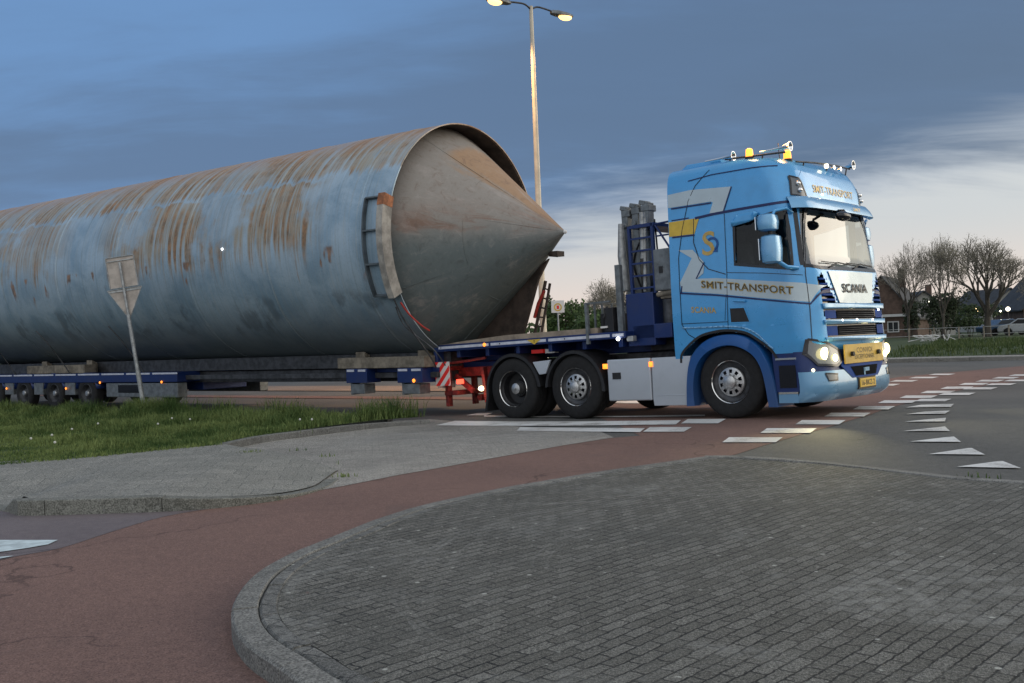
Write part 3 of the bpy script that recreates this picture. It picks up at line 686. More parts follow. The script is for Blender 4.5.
# body shell as a grid around the outline
cols = []
NS, NC, NF = 44, 22, 34
def outline(z):
    xf, w, rx, ry = cabp(z); pts = []
    x1 = front_x(w, z)
    for i in range(NS): pts.append((-.85 + (x1+.85)*i/NS, -w, z))
    for i in range(NC):
        t = PI/2*i/NC; ay = w - ry*(1-math.cos(t)) ; ay = w-ry+ry*math.cos(t)
        pts.append((front_x(ay, z), -ay, z))
    for i in range(NF+1):
        yy = -(w-ry)+2*(w-ry)*i/NF; pts.append((front_x(yy, z), yy, z))
    L = pts + [(p[0], -p[1], p[2]) for p in reversed(pts[:NS+NC])]
    return L
zr = np.concatenate([np.linspace(.86, 3.3, 92), np.linspace(3.32, 3.60, 16)])
P = [outline(z) for z in zr]
bm = bmesh.new(); V = [[bm.verts.new(p) for p in row] for row in P]
for i in range(len(P)-1):
    for j in range(len(P[0])-1):
        c = [sum(P[a][b][k] for a, b in ((i, j), (i+1, j), (i, j+1), (i+1, j+1)))/4 for k in range(3)]
        side_region = j < NS+NC-4 or j > NS+2*NC+NF-NC+3
        if j < NS+8 and (inpoly(c[0], c[2], win_poly) or inpoly(c[0], c[2], arch_poly)): continue
        if j > NS+NC+NF+NC-8 and (inpoly(c[0], c[2], win_poly) or inpoly(c[0], c[2], arch_poly)): continue
        if NS < j < NS+2*NC+NF and (inpoly(c[1], c[2], ws_poly) or inpoly(c[1], c[2], gr_poly)): continue
        bm.faces.new((V[i][j], V[i][j+1], V[i+1][j+1], V[i+1][j]))
# crown of the roof
prev = V[-1]
for k, (f_, dz) in enumerate(((.85, .022), (.6, .035), (.3, .043))):
    cx = -.3; ring = [bm.verts.new((cx+(p[0]-cx)*f_ if p[0] > -.84 else -.85, p[1]*f_, p[2]+dz)) for p in P[-1]]
    for j in range(len(ring)-1): bm.faces.new((prev[j], prev[j+1], ring[j+1], ring[j]))
    prev = ring
bm.faces.new(prev)
# back wall
for i in range(len(P)-1): bm.faces.new((V[i][0], V[i+1][0], V[i+1][-1], V[i][-1]))
bmesh.ops.recalc_face_normals(bm, faces=bm.faces)
me = bpy.data.meshes.new('cab'); bm.to_mesh(me); bm.free(); me.materials.append(M['blue']); shade_auto(me, 35)
cab = bpy.data.objects.new('cab', me); COL.objects.link(cab); cab.parent = T
def band(pts, w):
    """closed ribbon polygon of width w around an open 2D path"""
    P2 = [Vector(p) for p in pts]; a = offset_path(P2, w/2); b_ = offset_path(P2, -w/2)
    quads = []
    for i in range(len(P2)-1): quads.append([tuple(a[i]), tuple(a[i+1]), tuple(b_[i+1]), tuple(b_[i])])
    return quads
# livery, right and left
for sg in (-1, 1):
    conform('silver_stripe', [[(-.84, 3.24), (-.46, 3.255), (.21, 3.20), (.06, 2.86), (-.16, 2.88), (-.10, 3.02), (-.13, 3.04), (-.84, 3.05)],
                              [(-.70, 2.42), (-.46, 2.40), (-.28, 2.20), (-.30, 2.05), (-.41, 1.98), (-.10, 1.96), (.5, 1.87), (1.13, 1.78), (1.40-.09, 1.73), (1.22, 1.52), (.6, 1.62), (-.1, 1.74), (-.67, 1.82), (-.69, 1.95), (-.48, 2.28)]], S(.007, sg), M['silver'], T, .035)
    conform('yellow_stripe', [[(-.84, 2.84), (-.33, 2.84), (-.42, 2.62), (-.84, 2.63)]], S(.006, sg), M['yellow'], T, .1)
    for path, w in (([(-.79, 3.03), (-.13, 3.02)], .02), ([(.20, 3.2), (.05, 2.85)], .018), ([(-.79, 2.615), (-.42, 2.605)], .02), ([(-.79, 2.86), (-.50, 2.86)], .015),
                    ([(-.70, 1.80), (-.1, 1.72), (.6, 1.60), (1.22, 1.495), (1.33, 1.70)], .022), ([(-.28, 2.20), (-.42, 1.98)], .02), ([(-.68, 1.80), (-.66, 1.9)], .02),
                    ([(-.40, 2.84), (-.1, 2.86), (.3, 2.87), (1.06, 2.875)], .035), ([(-.5, 3.39), (-.1, 3.42), (.5, 3.41), (.85, 3.39)], .014)):
        conform('pinstripe', band(path, w), S(.009, sg), M['pin'], T, .1)
    # panel gaps
    gp = []
    for path, w in (([(-.16, 3.50), (-.38, 3.30), (-.50, 3.10), (-.62, 2.7), (-.70, 2.3), (-.70, 1.35), (-.60, 1.2), (-.5, 1.14)], .010),
                    ([(.07, 2.84), (.07, 2.0), (.04, 1.24)], .008), ([(-.42, 2.84), (-.44, 2.5), (-.36, 2.25), (-.22, 2.1), (.05, 2.0)], .012),
                    ([(1.13, 2.80), (1.17, 2.0), (1.21, 1.45), (1.215, 1.02)], .008), ([(-.7, 1.36), (0.04, 1.34)], .008), ([(.07, 2.02), (.6, 1.96), (1.15, 1.88)], .008), ([(0.04, 1.72), (0.0, 1.36)], .006)):
        gp += band(path, w)
    conform('panel_gap', gp, S(.0075, sg), M['gloss'], T, .1)
    conform('air_intake', [[(.08, 1.53), (.31, 1.52), (.38, 1.31), (.09, 1.32)]], S(.006, sg), M['black'], T, .1)
    fr_ = band([(.08, 1.53), (.31, 1.52), (.38, 1.31), (.09, 1.32), (.08, 1.53)], .02); conform('intake_trim', fr_, S(.009, sg), M['blue'], T, .1)
    # door glass, seal, deflector
    dr = conform('door', [[(.09, 2.80), (1.10, 2.80), (1.145, 2.0), (1.18, 1.45), (1.18, 1.26), (.7, 1.24), (.07, 1.27)]], S(.002, sg), M['blue'], T, .035, holes=[win_poly])
    conform('window', [win_poly], S(-.012, sg), M['sideglass'], dr, .1)
    sl_ = band(win_poly+[win_poly[0]], .045)
    conform('window_seal', sl_, S(.005, sg), M['gloss'], dr, .1)
    m = MB(); m.cyl(S(.03, sg)(.16, 1.62), S(.03, sg)(.34, 1.60), .014); m.build('handle', M['blue'], dr, smooth=40)
    o = conform('wind_deflector', [[(.19, 2.70), (.30, 2.80), (.52, 2.82), (.60, 2.78), (.56, 2.70), (.45, 2.67), (.2, 2.64)]], S(.035, sg), M['blue'], dr, .06, solid=.03)
    conform('arch_trim', band([tuple(p) for p in smooth_path([Vector(p) for p in arch_poly], 4)], .035), S(.004, sg), M['black'], T, .1)
    conform('body_crease', band([tuple(p) for p in smooth_path([Vector(p) for p in ((-.69, 1.30), (-.3, 1.285), (.04, 1.275), (.30, 1.235), (.48, 1.14), (.60, 1.02), (.70, .93))], 4)], .022), S(.012, sg), M['visorblue'], T, .06, solid=.012)  # raised crease; the paler blue paints in its highlight line
    # text
    def tfn(u, v, sg=sg):
        x = .35 + u*(1 if sg < 0 else -1); return S(.013, sg)(x, 1.79 - (x-.35)*.155 + v)
    lettering('lettering', 'SMIT-TRANSPORT', lambda u, v: (lambda p: (p[0], p[1]*1.001, p[2]))(tfn(u, v)), 1.385, .112, M['gold'], T, .022)
    lettering('lettering', 'SMIT-TRANSPORT', lambda u, v: S(.016, sg)(tfn(u, v)[0], tfn(u, v)[2]), 1.365, .088, M['letter'], T, .0)
    lettering('lettering', 'SCANIA', lambda u, v, sg=sg: S(.006, sg)(-.33 + u*(1 if sg < 0 else -1), 1.53 - u*.1*(-sg) + v), .40, .085, M['gold'], T, .02)
    lettering('emblem', 'S', lambda u, v, sg=sg: S(.006, sg)(-.20 + u*(1 if sg < 0 else -1), 2.46 + v), .20, .34, M['gold'], T, .012, .06)
    arc = [(-.14+.085*math.cos(t), 2.44+.085*math.sin(t)) for t in np.linspace(PI*.75, -PI*.35, 12)]
    conform('emblem', band(arc, .035)+[[(-.14, 2.33), (-.05, 2.40), (-.06, 2.32)]], S(.007, sg), M['royal'], T, .08)
    # front wheel fender
    m = MB(); no, ni = [], []
    out_p = [(-.70, .18), (-.68, .5), (-.62, .80), (-.48, 1.0), (-.25, 1.13), (.03, 1.165), (.28, 1.12), (.48, .98), (.60, .78), (.68, .5), (.73, .15)]
    in_p = [(-.55, .18), (-.555, .45), (-.50, .70), (-.38, .87), (-.2, .97), (.02, 1.005), (.22, .96), (.40, .84), (.50, .66), (.55, .42), (.58, .15)]
    so = smooth_path([Vector(p) for p in out_p], 4); si = smooth_path([Vector(p) for p in in_p], 4)
    yo, yi = 1.27*sg, 1.20*sg
    rows = [[(a.x, .80*sg, a.y) for a in so], [(a.x, yo-.02*sg, a.y) for a in so], [(a.x*.985, yo, a.y*.985) for a in so], [(b_.x*1.02, yo, b_.y*1.01) for b_ in si], [(b_.x, yi, b_.y) for b_ in si], [(b_.x, .80*sg, b_.y) for b_ in si]]
    m.grid(rows).build('fender', M['royal'], T, smooth=50)
    m = MB(); m.prism([(-.72, .3), (-.72, 1.0), (-.4, 1.2), (0, 1.25), (.4, 1.2), (.7, 1.0), (.7, .3)], .70*sg, .78*sg).build('wheel_well', M['black'], T)
    # step panel behind bumper corner
    m = MB(); m.prism([(.70, .34), (.66, .865), (1.05, .865), (1.05, .34)], 1.15*sg, 1.232*sg).build('step_panel', M['navy'], T, bevel=.01)
    m = MB(); m.bb(.72, 1.02, min(1.2*sg, 1.25*sg), max(1.2*sg, 1.25*sg), .775, .80); m.build('step_trim', M['chrome'], T); m = MB(); m.bb(.74, 1.02, min(1.2*sg, 1.25*sg), max(1.2*sg, 1.25*sg), .315, .345); m.build('step_trim', M['chrome'], T)
    m = MB(); m.bb(.76, 1.00, min(1.19*sg, 1.24*sg), max(1.19*sg, 1.24*sg), .40, .70); m.build('step_well', M['gloss'], T)
# glass and lining
conform('windscreen', [ws_poly], Fr(-.012), M['windscreen'], T, .08)
conform('windscreen_seal', band(ws_poly+[ws_poly[0]], .05), Fr(.004), M['gloss'], T, .08)
m = MB(); m.bb(-.70, -.66, -1.1, 1.1, 1.3, 3.1); m.bb(-.66, 1.05, -1.12, 1.12, 1.28, 1.34); m.build('cab_lining', M['interior'], T)
m = MB(); m.bb(.85, 1.15, -1.1, 1.1, 1.6, 1.95); m.build('dashboard', M['black'], T, bevel=.04)
for y in (-.55, .55):
    m = MB(); m.box((-.05, y, 2.1), (.16, .5, .8), ry=-.12); m.bb(-.05, .45, y-.25, y+.25, 1.5, 1.72); m.box((-.1, y, 2.58), (.1, .28, .22)); m.build('seat', M['steel'], T, bevel=.04)
m = MB(); m.lathe([(.20, 0), (.215, .015), (.20, .03), (.185, .015), (.20, 0)], (0,0,0), 'X', 24); o = m.build('steering_wheel', M['black'], T, smooth=60); o.location = (.72, .55, 2.02); o.rotation_euler = (0, R(-35), 0)
for sg in (-1, 1):
    m = MB(); rows = [[(.98-.05*abs(math.sin(k*1.3)), sg*(1.02-k*.018), z) for k in range(9)] for z in (2.0, 2.4, 2.74)]; m.grid(rows).build('curtain', M['curtain'], T, smooth=60, solid=.01)
m = MB(); m.bb(.6, 1.02, -1.0, 1.0, 2.74, 2.77); m.build('headliner', M['curtain'], T)
# sun visor over the windscreen
rows = []
for z, off in ((2.92, .0), (2.945, .03), (2.93, .07), (2.86, .115), (2.79, .14), (2.77, .14), (2.78, .12), (2.83, .01)):
    rows.append([Fr(off)(y*(cabp(z)[1]-.05), z) for y in np.linspace(-1, 1, 41)])
m = MB(); m.grid(rows); visor = m.build('sun_visor', M['visorblue'], T, smooth=50)
lettering('lettering', 'SMIT', lambda u, v: Fr(.142)(.38+u, 2.83+v), .26, .05, M['gold'], visor, .02)
# roof front: light box between two lamp clusters
conform('roof_sign', [[(-.92, 3.22), (-.84, 2.96), (.84, 2.96), (.92, 3.22), (.80, 3.32), (-.80, 3.32)]], Fr(.006), M['blue'], T, .06)
conform('roof_sign_frame', band([(-.93, 3.22), (-.84, 2.955), (.84, 2.955), (.93, 3.22)], .02), Fr(.010), M['visorblue'], T, .06)
lettering('lettering', 'SMIT-TRANSPORT', lambda u, v: Fr(.012)(u, 3.075+v), 1.30, .11, M['gold'], T, .008)
for sg in (-1, 1):
    pp = [(sg*1.06, 3.23), (sg*1.10, 2.97), (sg*.86, 2.93), (sg*.94, 3.20)]
    o = conform('roof_lamp', [pp], Fr(.010), M['clearlens'], T, .05); conform('lamp_frame', band(pp+[pp[0]], .025), Fr(.014), M['gloss'], o, .05)
    m = MB(); q = Fr(.02)(sg*.99, 3.12); m.sphere(q, .035, 8); q = Fr(.02)(sg*.985, 3.03); m.sphere(q, .035, 8); m.build('bulb', M['chrome'], o, smooth=180)
m = MB(); q = Fr(.03)(-.45, 3.0); m.sphere(q, .016, 6); m.build('marker_lamp', M['whitelamp'], T, smooth=180)
q = Fr(.05)(-1.03, 2.865); m = MB(); m.sphere(q, .03, 8); m.build('marker_lamp', M['whitelamp'], T, smooth=180)
# grille: recess, bars, upper badge shield
conform('grille_recess', [[(-1.0, .95), (-1.04, 1.92), (1.04, 1.92), (1.0, .95)]], Fr(-.06), M['gloss'], T, .1)
conform('nose_shield', [[(-.54, 1.50), (-.74, 1.93), (.74, 1.93), (.54, 1.50), (0, 1.485)]], Fr(.014), M['shield'], T, .08)
lettering('lettering', 'SCANIA', lambda u, v: Fr(.024)(u, 1.70+v), .82, .125, M['black'], T, .03)
gb = []
for z0, z1 in ((1.42, 1.49), (1.21, 1.27), (.985, 1.04)):
    gb.append([(-.97, z0), (-.99, z1), (.99, z1), (.97, z0)])
conform('grille_bar', gb, Fr(.018), M['visorblue'], T, .08, solid=.03)
for z0, z1 in ((1.28, 1.41), (1.05, 1.20)):
    conform('grille_mesh', [[(-.62, z0+.01), (-.62, z1-.01), (.62, z1-.01), (.62, z0+.01)]], Fr(-.012), M['matblack'], T, .08)
    for sg in (-1, 1): conform('grille_wing', [[(sg*.95, z0+.01), (sg*.95, z1-.01), (sg*.66, z1-.01), (sg*.66, z0+.01)]], Fr(.0), M['wing'], T, .08)
    sl2 = []
    for k in range(4): zz = z0+.025+k*.027; sl2 += band([(-.62, zz), (.62, zz)], .006)
    conform('grille_slat', sl2, Fr(-.004), M['steel'], T, .1, solid=.006)
for sg in (-1, 1):
    sl2 = []
    for k in range(5): zz = 1.54+k*.07; sl2 += band([(sg*(.58+k*.035), zz), (sg*(.96+k*.004), zz)], .028)
    conform('grille_slat', sl2, Fr(-.005), M['wing'], T, .1, solid=.01)
for y, z in ((-.55, 1.26), (-.1, 1.265), (.45, 1.26), (.72, 1.40)): MB().sphere(Fr(.03)(y, z), .014, 6).build('marker_lamp', M['drl'], T, smooth=180)
# bumper
bZ = [.20, .26, .36, .50, .62, .78, .95]; bX = [1.29, 1.39, 1.43, 1.42, 1.41, 1.39, 1.37]
def bumper_pt(y, z, off=0.):
    xf = np.interp(z, bZ, bX); w = 1.25; ry = .42; rx = .30; ay = min(abs(y), w); g = 1.
    if ay > w-ry: g = max(0., 1-((ay-(w-ry))/ry)**2.2)**(1/2.2)
    return (xf - rx + rx*g - .05*ay*ay + off, y, z)
ys = [1.25*math.sin(t) for t in np.linspace(-PI/2, PI/2, 61)]
m = MB(); m.grid([[bumper_pt(y, z) for y in ys] for z in (.20, .24, .28, .34, .42, .5, .56, .60)])
m.grid([[(x_, 1.25*sg_, z) for x_ in (.74, .86, .95, 1.02)] for sg_ in (-1,) for z in (.20, .26, .32)])
m.grid([[(x_, 1.25, z) for x_ in (.74, .86, .95, 1.02)] for z in (.20, .26, .32)])
bump = m.build('bumper', M['visorblue'], T, smooth=40)
Bf = lambda off: (lambda y, z: bumper_pt(y, z, off))
conform('bumper_grille', [[(-.70, .645), (-.42, .475), (.42, .475), (.70, .645), (.70, .72), (-.70, .72)]], Bf(.008), M['wing'], T, .07)
conform('bumper_inset', [[(-.45, .63), (-.34, .50), (.34, .50), (.45, .63)]], Bf(.014), M['matblack'], T, .07)
m = MB(); m.grid([[bumper_pt(y, z, -.02) for y in ys] for z in (.58, .7, .8, .87)]).build('bumper_backing', M['navy'], T, smooth=40)
for sg in (-1, 1):
    hp = [(sg*1.20, 1.03), (sg*1.225, .84), (sg*1.14, .69), (sg*.80, .66), (sg*.68, .71), (sg*.70, .87), (sg*.95, .965)]
    hl = conform('headlight', [hp], Bf(.010), M['clearlens'], T, .04)
    conform('housing_trim', band(hp+[hp[0]], .03), Bf(.016), M['gloss'], hl, .05)
    m = MB(); q = bumper_pt(sg*1.03, .83, .02); m.sphere(q, .115, 14, (.12, 1.15, .72)); m.build('lens', M['headl'], hl, smooth=180)
    m = MB(); q = bumper_pt(sg*.84, .765, .02); m.sphere(q, .065, 10, (.12, 1.2, .75)); m.build('lens', M['headl'], hl, smooth=180)
    fp = [(sg*1.06, .57), (sg*1.02, .47), (sg*.84, .47), (sg*.82, .55)]
    o = conform('fog_lamp', [fp], Bf(.006), M['clearlens'], T, .04); conform('trim', band(fp+[fp[0]], .02), Bf(.010), M['gloss'], o, .05)
    m = MB(); q = bumper_pt(sg*1.195, .62, .02); m.sphere(q, .022, 8); m.build('side_lamp', M['whitelamp'], T, smooth=180)
    hp_ = bpy.data.lights.new('headlamp_glow', 'POINT'); hp_.energy = 1.6; hp_.color = (1, .84, .42); hp_.shadow_soft_size = .05
    ho_ = bpy.data.objects.new('headlamp_glow', hp_); COL.objects.link(ho_); ho_.parent = T; ho_.location = (1.46, sg*1.02, .86)
    sp = bpy.data.lights.new('headlamp_beam', 'SPOT'); sp.energy = 60; sp.spot_size = R(75); sp.spot_blend = .7; sp.color = (1, .90, .60); sp.shadow_soft_size = .06
    so_ = bpy.data.objects.new('headlamp_beam', sp); COL.objects.link(so_); so_.parent = T; so_.location = (1.62, sg*.92, .80); so_.rotation_euler = (0, R(-90+9), R(sg*4)); 
cl_ = bpy.data.lights.new('cornering_lamp', 'SPOT'); cl_.energy = 95; cl_.spot_size = R(58); cl_.spot_blend = .9; cl_.color = (1, .86, .45); cl_.shadow_soft_size = .05
clo = bpy.data.objects.new('cornering_lamp', cl_); COL.objects.link(clo); clo.parent = T; clo.location = (1.40, -1.12, .74)
clo.rotation_euler = Vector((-.55, 2.05, .72)).to_track_quat('Z', 'Y').to_euler()
# yellow board with two work lamps
bd = MB(); bd.bb(1.405, 1.425, -.64, .64, .67, .93); bd = bd.build('warning_board', M['convoi'], T, bevel=.004)
lettering('lettering', 'CONVOI', lambda u, v: (1.4275, u, .845+v), .52, .07, M['letter'], bd, .0)
lettering('lettering', 'EXCEPTIONNEL', lambda u, v: (1.4275, u, .755+v), .66, .06, M['letter'], bd, .0)
for y in (-.44, .44):
    m = MB(); m.cyl((1.42, y, .80), (1.465, y, .80), .032, 14); m.build('lamp', M['black'], bd, smooth=40)
m = MB(); m.bb(1.435, 1.448, -.25, .27, .335, .455); pl_ = m.build('number_plate', M['plate'], T, bevel=.003)
lettering('lettering', '16-BKZ-2', lambda u, v: (1.4505, .01+u, .395+v), .44, .075, M['blacktext'], pl_, .01)
m = MB(); m.bb(1.41, 1.434, -.28, .30, .31, .475); m.build('plate_holder', M['black'], T)
m = MB(); m.bb(1.425, 1.437, -.08, .10, .55, .60); m.bb(1.425, 1.437, -.08, -.04, .50, .60); m.build('badge', M['visorblue'], T)
# wipers
for y0, y1 in ((-.75, .05), (.0, .80)):
    m = MB(); m.tube([Fr(.02)(y0+.1, 1.99), Fr(.03)((y0+y1)/2, 2.055), Fr(.03)(y1, 2.03)], .010, 6); m.tube([Fr(.02)(y0-.05, 2.06), Fr(.022)(y1, 2.045)], .007, 6); m.build('wiper', M['black'], T)
# mirrors
for sg in (-1, 1):
    m = MB()
    def padd(x, y, z0, z1, dx, dy, taper=.9):
        n = 14; P_ = []
        for z, s_ in ((z0, .6), (z0+.02, .9), ((z0+z1)/2, 1), (z1-.02, taper), (z1, .6)):
            P_.append([(x+dx*s_*math.copysign(abs(math.cos(t))**.6, math.cos(t)), y+dy*s_*math.copysign(abs(math.sin(t))**.6, math.sin(t)), z) for t in np.linspace(0, 2*PI, n+1)])
        m.grid(P_); m.add(P_[-1][:-1], [tuple(range(n))]); m.add(P_[0][:-1], [tuple(range(n))])
    yy = sg*1.50
    padd(.90, yy, 2.05, 2.42, .12, .15); padd(.87, yy, 2.475, 2.70, .12, .15)
    mi = m.build('mirror', M['visorblue'], T, smooth=50)
    m = MB(); m.tube([(1.06, sg*1.18, 2.72), (1.04, sg*1.3, 2.77), (.95, sg*1.45, 2.74), (.90, sg*1.48, 2.62)], .022, 8); m.build('arm', M['blue'], mi, smooth=60)
    m = MB(); m.tube([(1.10, sg*1.2, 1.98), (1.04, sg*1.38, 1.99), (.93, sg*1.48, 2.10)], .030, 8); m.build('arm', M['blue'], mi, smooth=60)
    m = MB(); m.cyl((.89, yy, 2.40), (.89, yy, 2.5), .03); m.build('link', M['black'], mi, smooth=60)
    m = MB(); m.bb(.775, .785, yy-.12, yy+.12, 2.10, 2.38); m.bb(.745, .755, yy-.12, yy+.12, 2.50, 2.67); m.build('mirror_glass', M['chrome'], mi)
m = MB(); m.tube([(1.22, -.25, 2.78), (1.38, -.28, 2.76), (1.42, -.30, 2.70)], .02, 8); m.sphere((1.40, -.36, 2.675), .12, 10, (.7, 1.5, .55)); m.build('front_mirror', M['gloss'], T, smooth=60)
# roof rail with horns and beacons
m = MB(); m.tube([(.02, -1.0, 3.63), (.45, -1.0, 3.60), (.92, -.98, 3.57)], .014, 8); m.tube([(.98, -.80, 3.45), (1.02, -.3, 3.48), (1.02, .4, 3.51), (.97, .98, 3.53)], .013, 8)
for x, y, z in ((.1, -1., 3.62), (.60, -1., 3.59), (1.0, -.6, 3.465), (1.02, .1, 3.49), (1.0, .8, 3.52)): m.cyl((x, y, z), (x-.03, y, z-.12), .011, 8)
m.cyl((.77, -.85, 3.50), (.76, -.85, 3.74), .006, 6)
m.build('roof_rail', M['steel'], T, smooth=60)
for x, y, z in ((.12, -1.0, 3.655), (.93, -.90, 3.655), (1.0, .98, 3.58)):
    m = MB(); m.lathe([(.012, -.42), (.014, -.25), (.022, -.1), (.04, -.02), (.062, .03), (.066, .035), (.060, .035), (.036, -.02), (.0, -.06)], (x, y, z), 'X', 20); m.build('horn', M['chrome'], T, smooth=60)
for x, y, z, s_ in ((.40, -1.0, 3.59, 1.), (.86, -.80, 3.50, .95)):
    m = MB(); m.lathe([(.0, .125), (.025, .122), (.043, .11), (.050, .09), (.053, .02), (.05, 0)], (x, y, z), 'Z', 20); b_ = m.build('beacon', M['beacon'], T, smooth=60)
    m = MB(); m.cyl((x, y, z-.05), (x, y, z+.005), .065, 16); m.build('base', M['black'], b_, smooth=40)
    pl2 = bpy.data.lights.new('beacon_light', 'POINT'); pl2.energy = 7; pl2.color = (1, .5, .12); pl2.shadow_soft_size = .08
    po = bpy.data.objects.new('beacon_light', pl2); COL.objects.link(po); po.parent = T; po.location = (x, y-.0, z+.24)
for k, y in enumerate((.0, .22, .44)):
    m = MB(); m.cyl((1.03, y, 3.46), (1.07, y, 3.46), .032, 12); m.build('roof_spotlight', M['whitelamp'] if k == 0 else M['chrome'], T, smooth=40)
m = MB(); m.prism([(-.79, 3.60), (-.66, 3.68), (-.1, 3.665), (-.05, 3.60)], -.92, .92); m.build('roof_fairing', M['blue'], T, bevel=.02)

# wheels
RR = .507
tyre_prof = [(.30, .0), (.315, .010), (.34, .016), (.42, .018), (.47, .006), (.495, -.012), (.505, -.03), (RR, -.06), (RR, -.10), (.500, -.103), (.500, -.112), (RR, -.115), (RR, -.16), (.500, -.163), (.500, -.172), (RR, -.175), (RR, -.22), (.505, -.26), (.48, -.29), (.42, -.31), (.32, -.30), (.29, -.28)]
def make_wheel(x, y, sg, deep=False, hidden=False):
    w = MB().lathe([(r, a) for r, a in tyre_prof], (0, 0, 0), 'Y', 56, sg).build('wheel', M['rubber'], T, smooth=35)
    w.location = (x, y, RR-.004)
    if deep:
        m = MB(); m.lathe([(.306, .004), (.300, .012), (.290, .004), (.284, -.03), (.262, -.05), (.255, -.17), (.15, -.185), (.13, -.15), (.0, -.15)], (0,0,0), 'Y', 40, sg); m.build('rim', M['black'], w, smooth=40)
        m = MB(); m.lathe([(.306, .006), (.300, .016), (.292, .008)], (0,0,0), 'Y', 48, sg).build('rim_ring', M['chrome'], w, smooth=60)
        m = MB(); m.lathe([(.095, -.15), (.090, -.05), (.05, -.035), (.0, -.033)], (0,0,0), 'Y', 24, sg); m.lathe([(.025, -.033), (.022, -.018), (0, -.016)], (0,0,0), 'Y', 14, sg).build('hub', M['alu'], w, smooth=40)
    else:
        m = MB(); m.lathe([(.306, .004), (.300, .012), (.290, .004), (.284, -.03), (.262, -.05), (.20, -.055), (.19, -.03)], (0,0,0), 'Y', 40, sg).build('rim', M['steel'], w, smooth=40)
        m = MB(); m.lathe([(.306, .006), (.300, .016), (.292, .008)], (0,0,0), 'Y', 48, sg).build('rim_ring', M['chrome'], w, smooth=60)
        # disc with ten hand holes
        m = MB(); n = 60
        rr = [(.205, -.03), (.200, -.006), (.175, .004), (.125, .012), (.098, .016)]
        for i in range(len(rr)-1):
            for k in range(n):
                if i == 2 and k % 6 in (1, 2, 3): continue
                q = []
                for (r, a), kk in ((rr[i], k), (rr[i], k+1), (rr[i+1], k+1), (rr[i+1], k)):
                    t = 2*PI*kk/n; q.append((r*math.cos(t), a*sg, r*math.sin(t)))
                m.add(q, [(0, 1, 2, 3)])
        m.lathe([(.098, .016), (.092, .055), (.06, .072), (.03, .076), (0, .077)], (0,0,0), 'Y', 24, sg)
        m.build('wheel_disc', M['alu'], w, smooth=40)
        m = MB(); m.cyl((0, -.03*sg, 0), (0, -.025*sg, 0), .19, 30).build('wheel_back', M['gloss'], w)
        m = MB()
        for k in range(10):
            t = 2*PI*(k+.5-.17)/10+.1; m.cyl((.112*math.cos(t), .01*sg, .112*math.sin(t)), (.112*math.cos(t), .032*sg, .112*math.sin(t)), .011, 8)
        m.build('wheel_nut', M['chrome'], w, smooth=40)
    return w
for sg in (-1, 1):
    make_wheel(0, 1.19*sg, sg); make_wheel(-2.75, 1.19*sg, sg); make_wheel(-4.05, 1.22*sg, sg, True)
m = MB()
for sg in (-1, 1): m.lathe([(r, a) for r, a in tyre_prof], (-4.05, sg*.86, RR-.004), 'Y', 40, sg)
m.build('inner_tyre', M['rubber'], T, smooth=35)
m = MB()
for x in (0, -2.75, -4.05): m.cyl((x, -1.0, .5), (x, 1.0, .5), .07, 12)
m.cyl((-4.05, 0, .5), (-4.05, .01, .5), .2, 16); m.sphere((-4.05, 0, .5), .2, 8); m.build('axle', M['steel'], T, smooth=50)
m = MB()
for sg in (-1, 1):
    m.bb(-5.9, .9, min(.38*sg, .46*sg), max(.38*sg, .46*sg), .72, .98)
for x in (-5.8, -4.7, -3.4, -2.2, -1.1): m.bb(x-.06, x+.06, -.4, .4, .75, .93)
m.bb(-1.8, -.2, -.35, .35, .35, 1.1); m.bb(-1.7, -.85, -.6, .6, 1.0, 1.18)
m.build('chassis', M['steel'], T, bevel=.01)
# skirts
for sg in (-1, 1):
    y0, y1 = sorted((1.17*sg, 1.235*sg))
    m = MB(); m.bb(-2.09, -1.30, y0, y1, .27, .90).build('side_skirt', M['white'], T, bevel=.02)
    m = MB(); m.prism([(-1.265, .19), (-1.28, .30), (-1.27, .895), (-.60, .895), (-.69, .5), (-.71, .19)], y0, y1); m.bb(-1.26, -.72, y0-.005*(sg < 0), y1+.005*(sg > 0), .335, .345); m.build('side_skirt', M['white'], T, bevel=.02)
    m = MB(); m.bb(-1.99, -1.84, min(sg*1.234, sg*1.246), max(sg*1.234, sg*1.246), .60, .70).build('skirt_vent', M['black'], T)
    for x in (-2.13, -1.285):
        m = MB(); m.sphere((x, sg*1.245, .80), .028, 8, (1, .5, 1)); m.bb(x-.04, x+.04, min(sg*1.2, sg*1.235), max(sg*1.2, sg*1.235), .765, .84); m.build('marker_lamp', M['amber'], T, smooth=60)
    # mudguards over pusher and drive wheels
    for xc, rr_ in ((-2.75, .60), (-4.05, .61)):
        a0, a1 = (-.05, PI*.97) if xc > -3 else (.12, PI*1.02)
        ang = np.linspace(a0, a1, 22)
        o_ = [(xc+rr_*math.cos(t), .46+rr_*1.04*math.sin(t)) for t in ang]; i_ = [(xc+(rr_-.055)*math.cos(t), .46+(rr_-.055)*1.04*math.sin(t)) for t in ang]
        if xc < -3: o_.append((xc-rr_-.06, .14)); i_.append((xc-rr_+.0, .14))
        ye, yb = 1.245*sg, .70*sg
        m = MB(); m.grid([[(a, yb, b) for a, b in o_], [(a, ye-.02*sg, b) for a, b in o_], [(a*.998-.0, ye, b-.01) for a, b in o_], [(a, ye, b) for a, b in i_], [(a, yb, b) for a, b in i_]]).build('mudguard', M['black'], T, smooth=50)
    m = MB(); m.prism([(-3.60, .93), (-3.22, .95), (-3.33, .73), (-3.47, .72)], 1.18*sg, 1.225*sg).build('mudguard_filler', M['white'], T, bevel=.01)
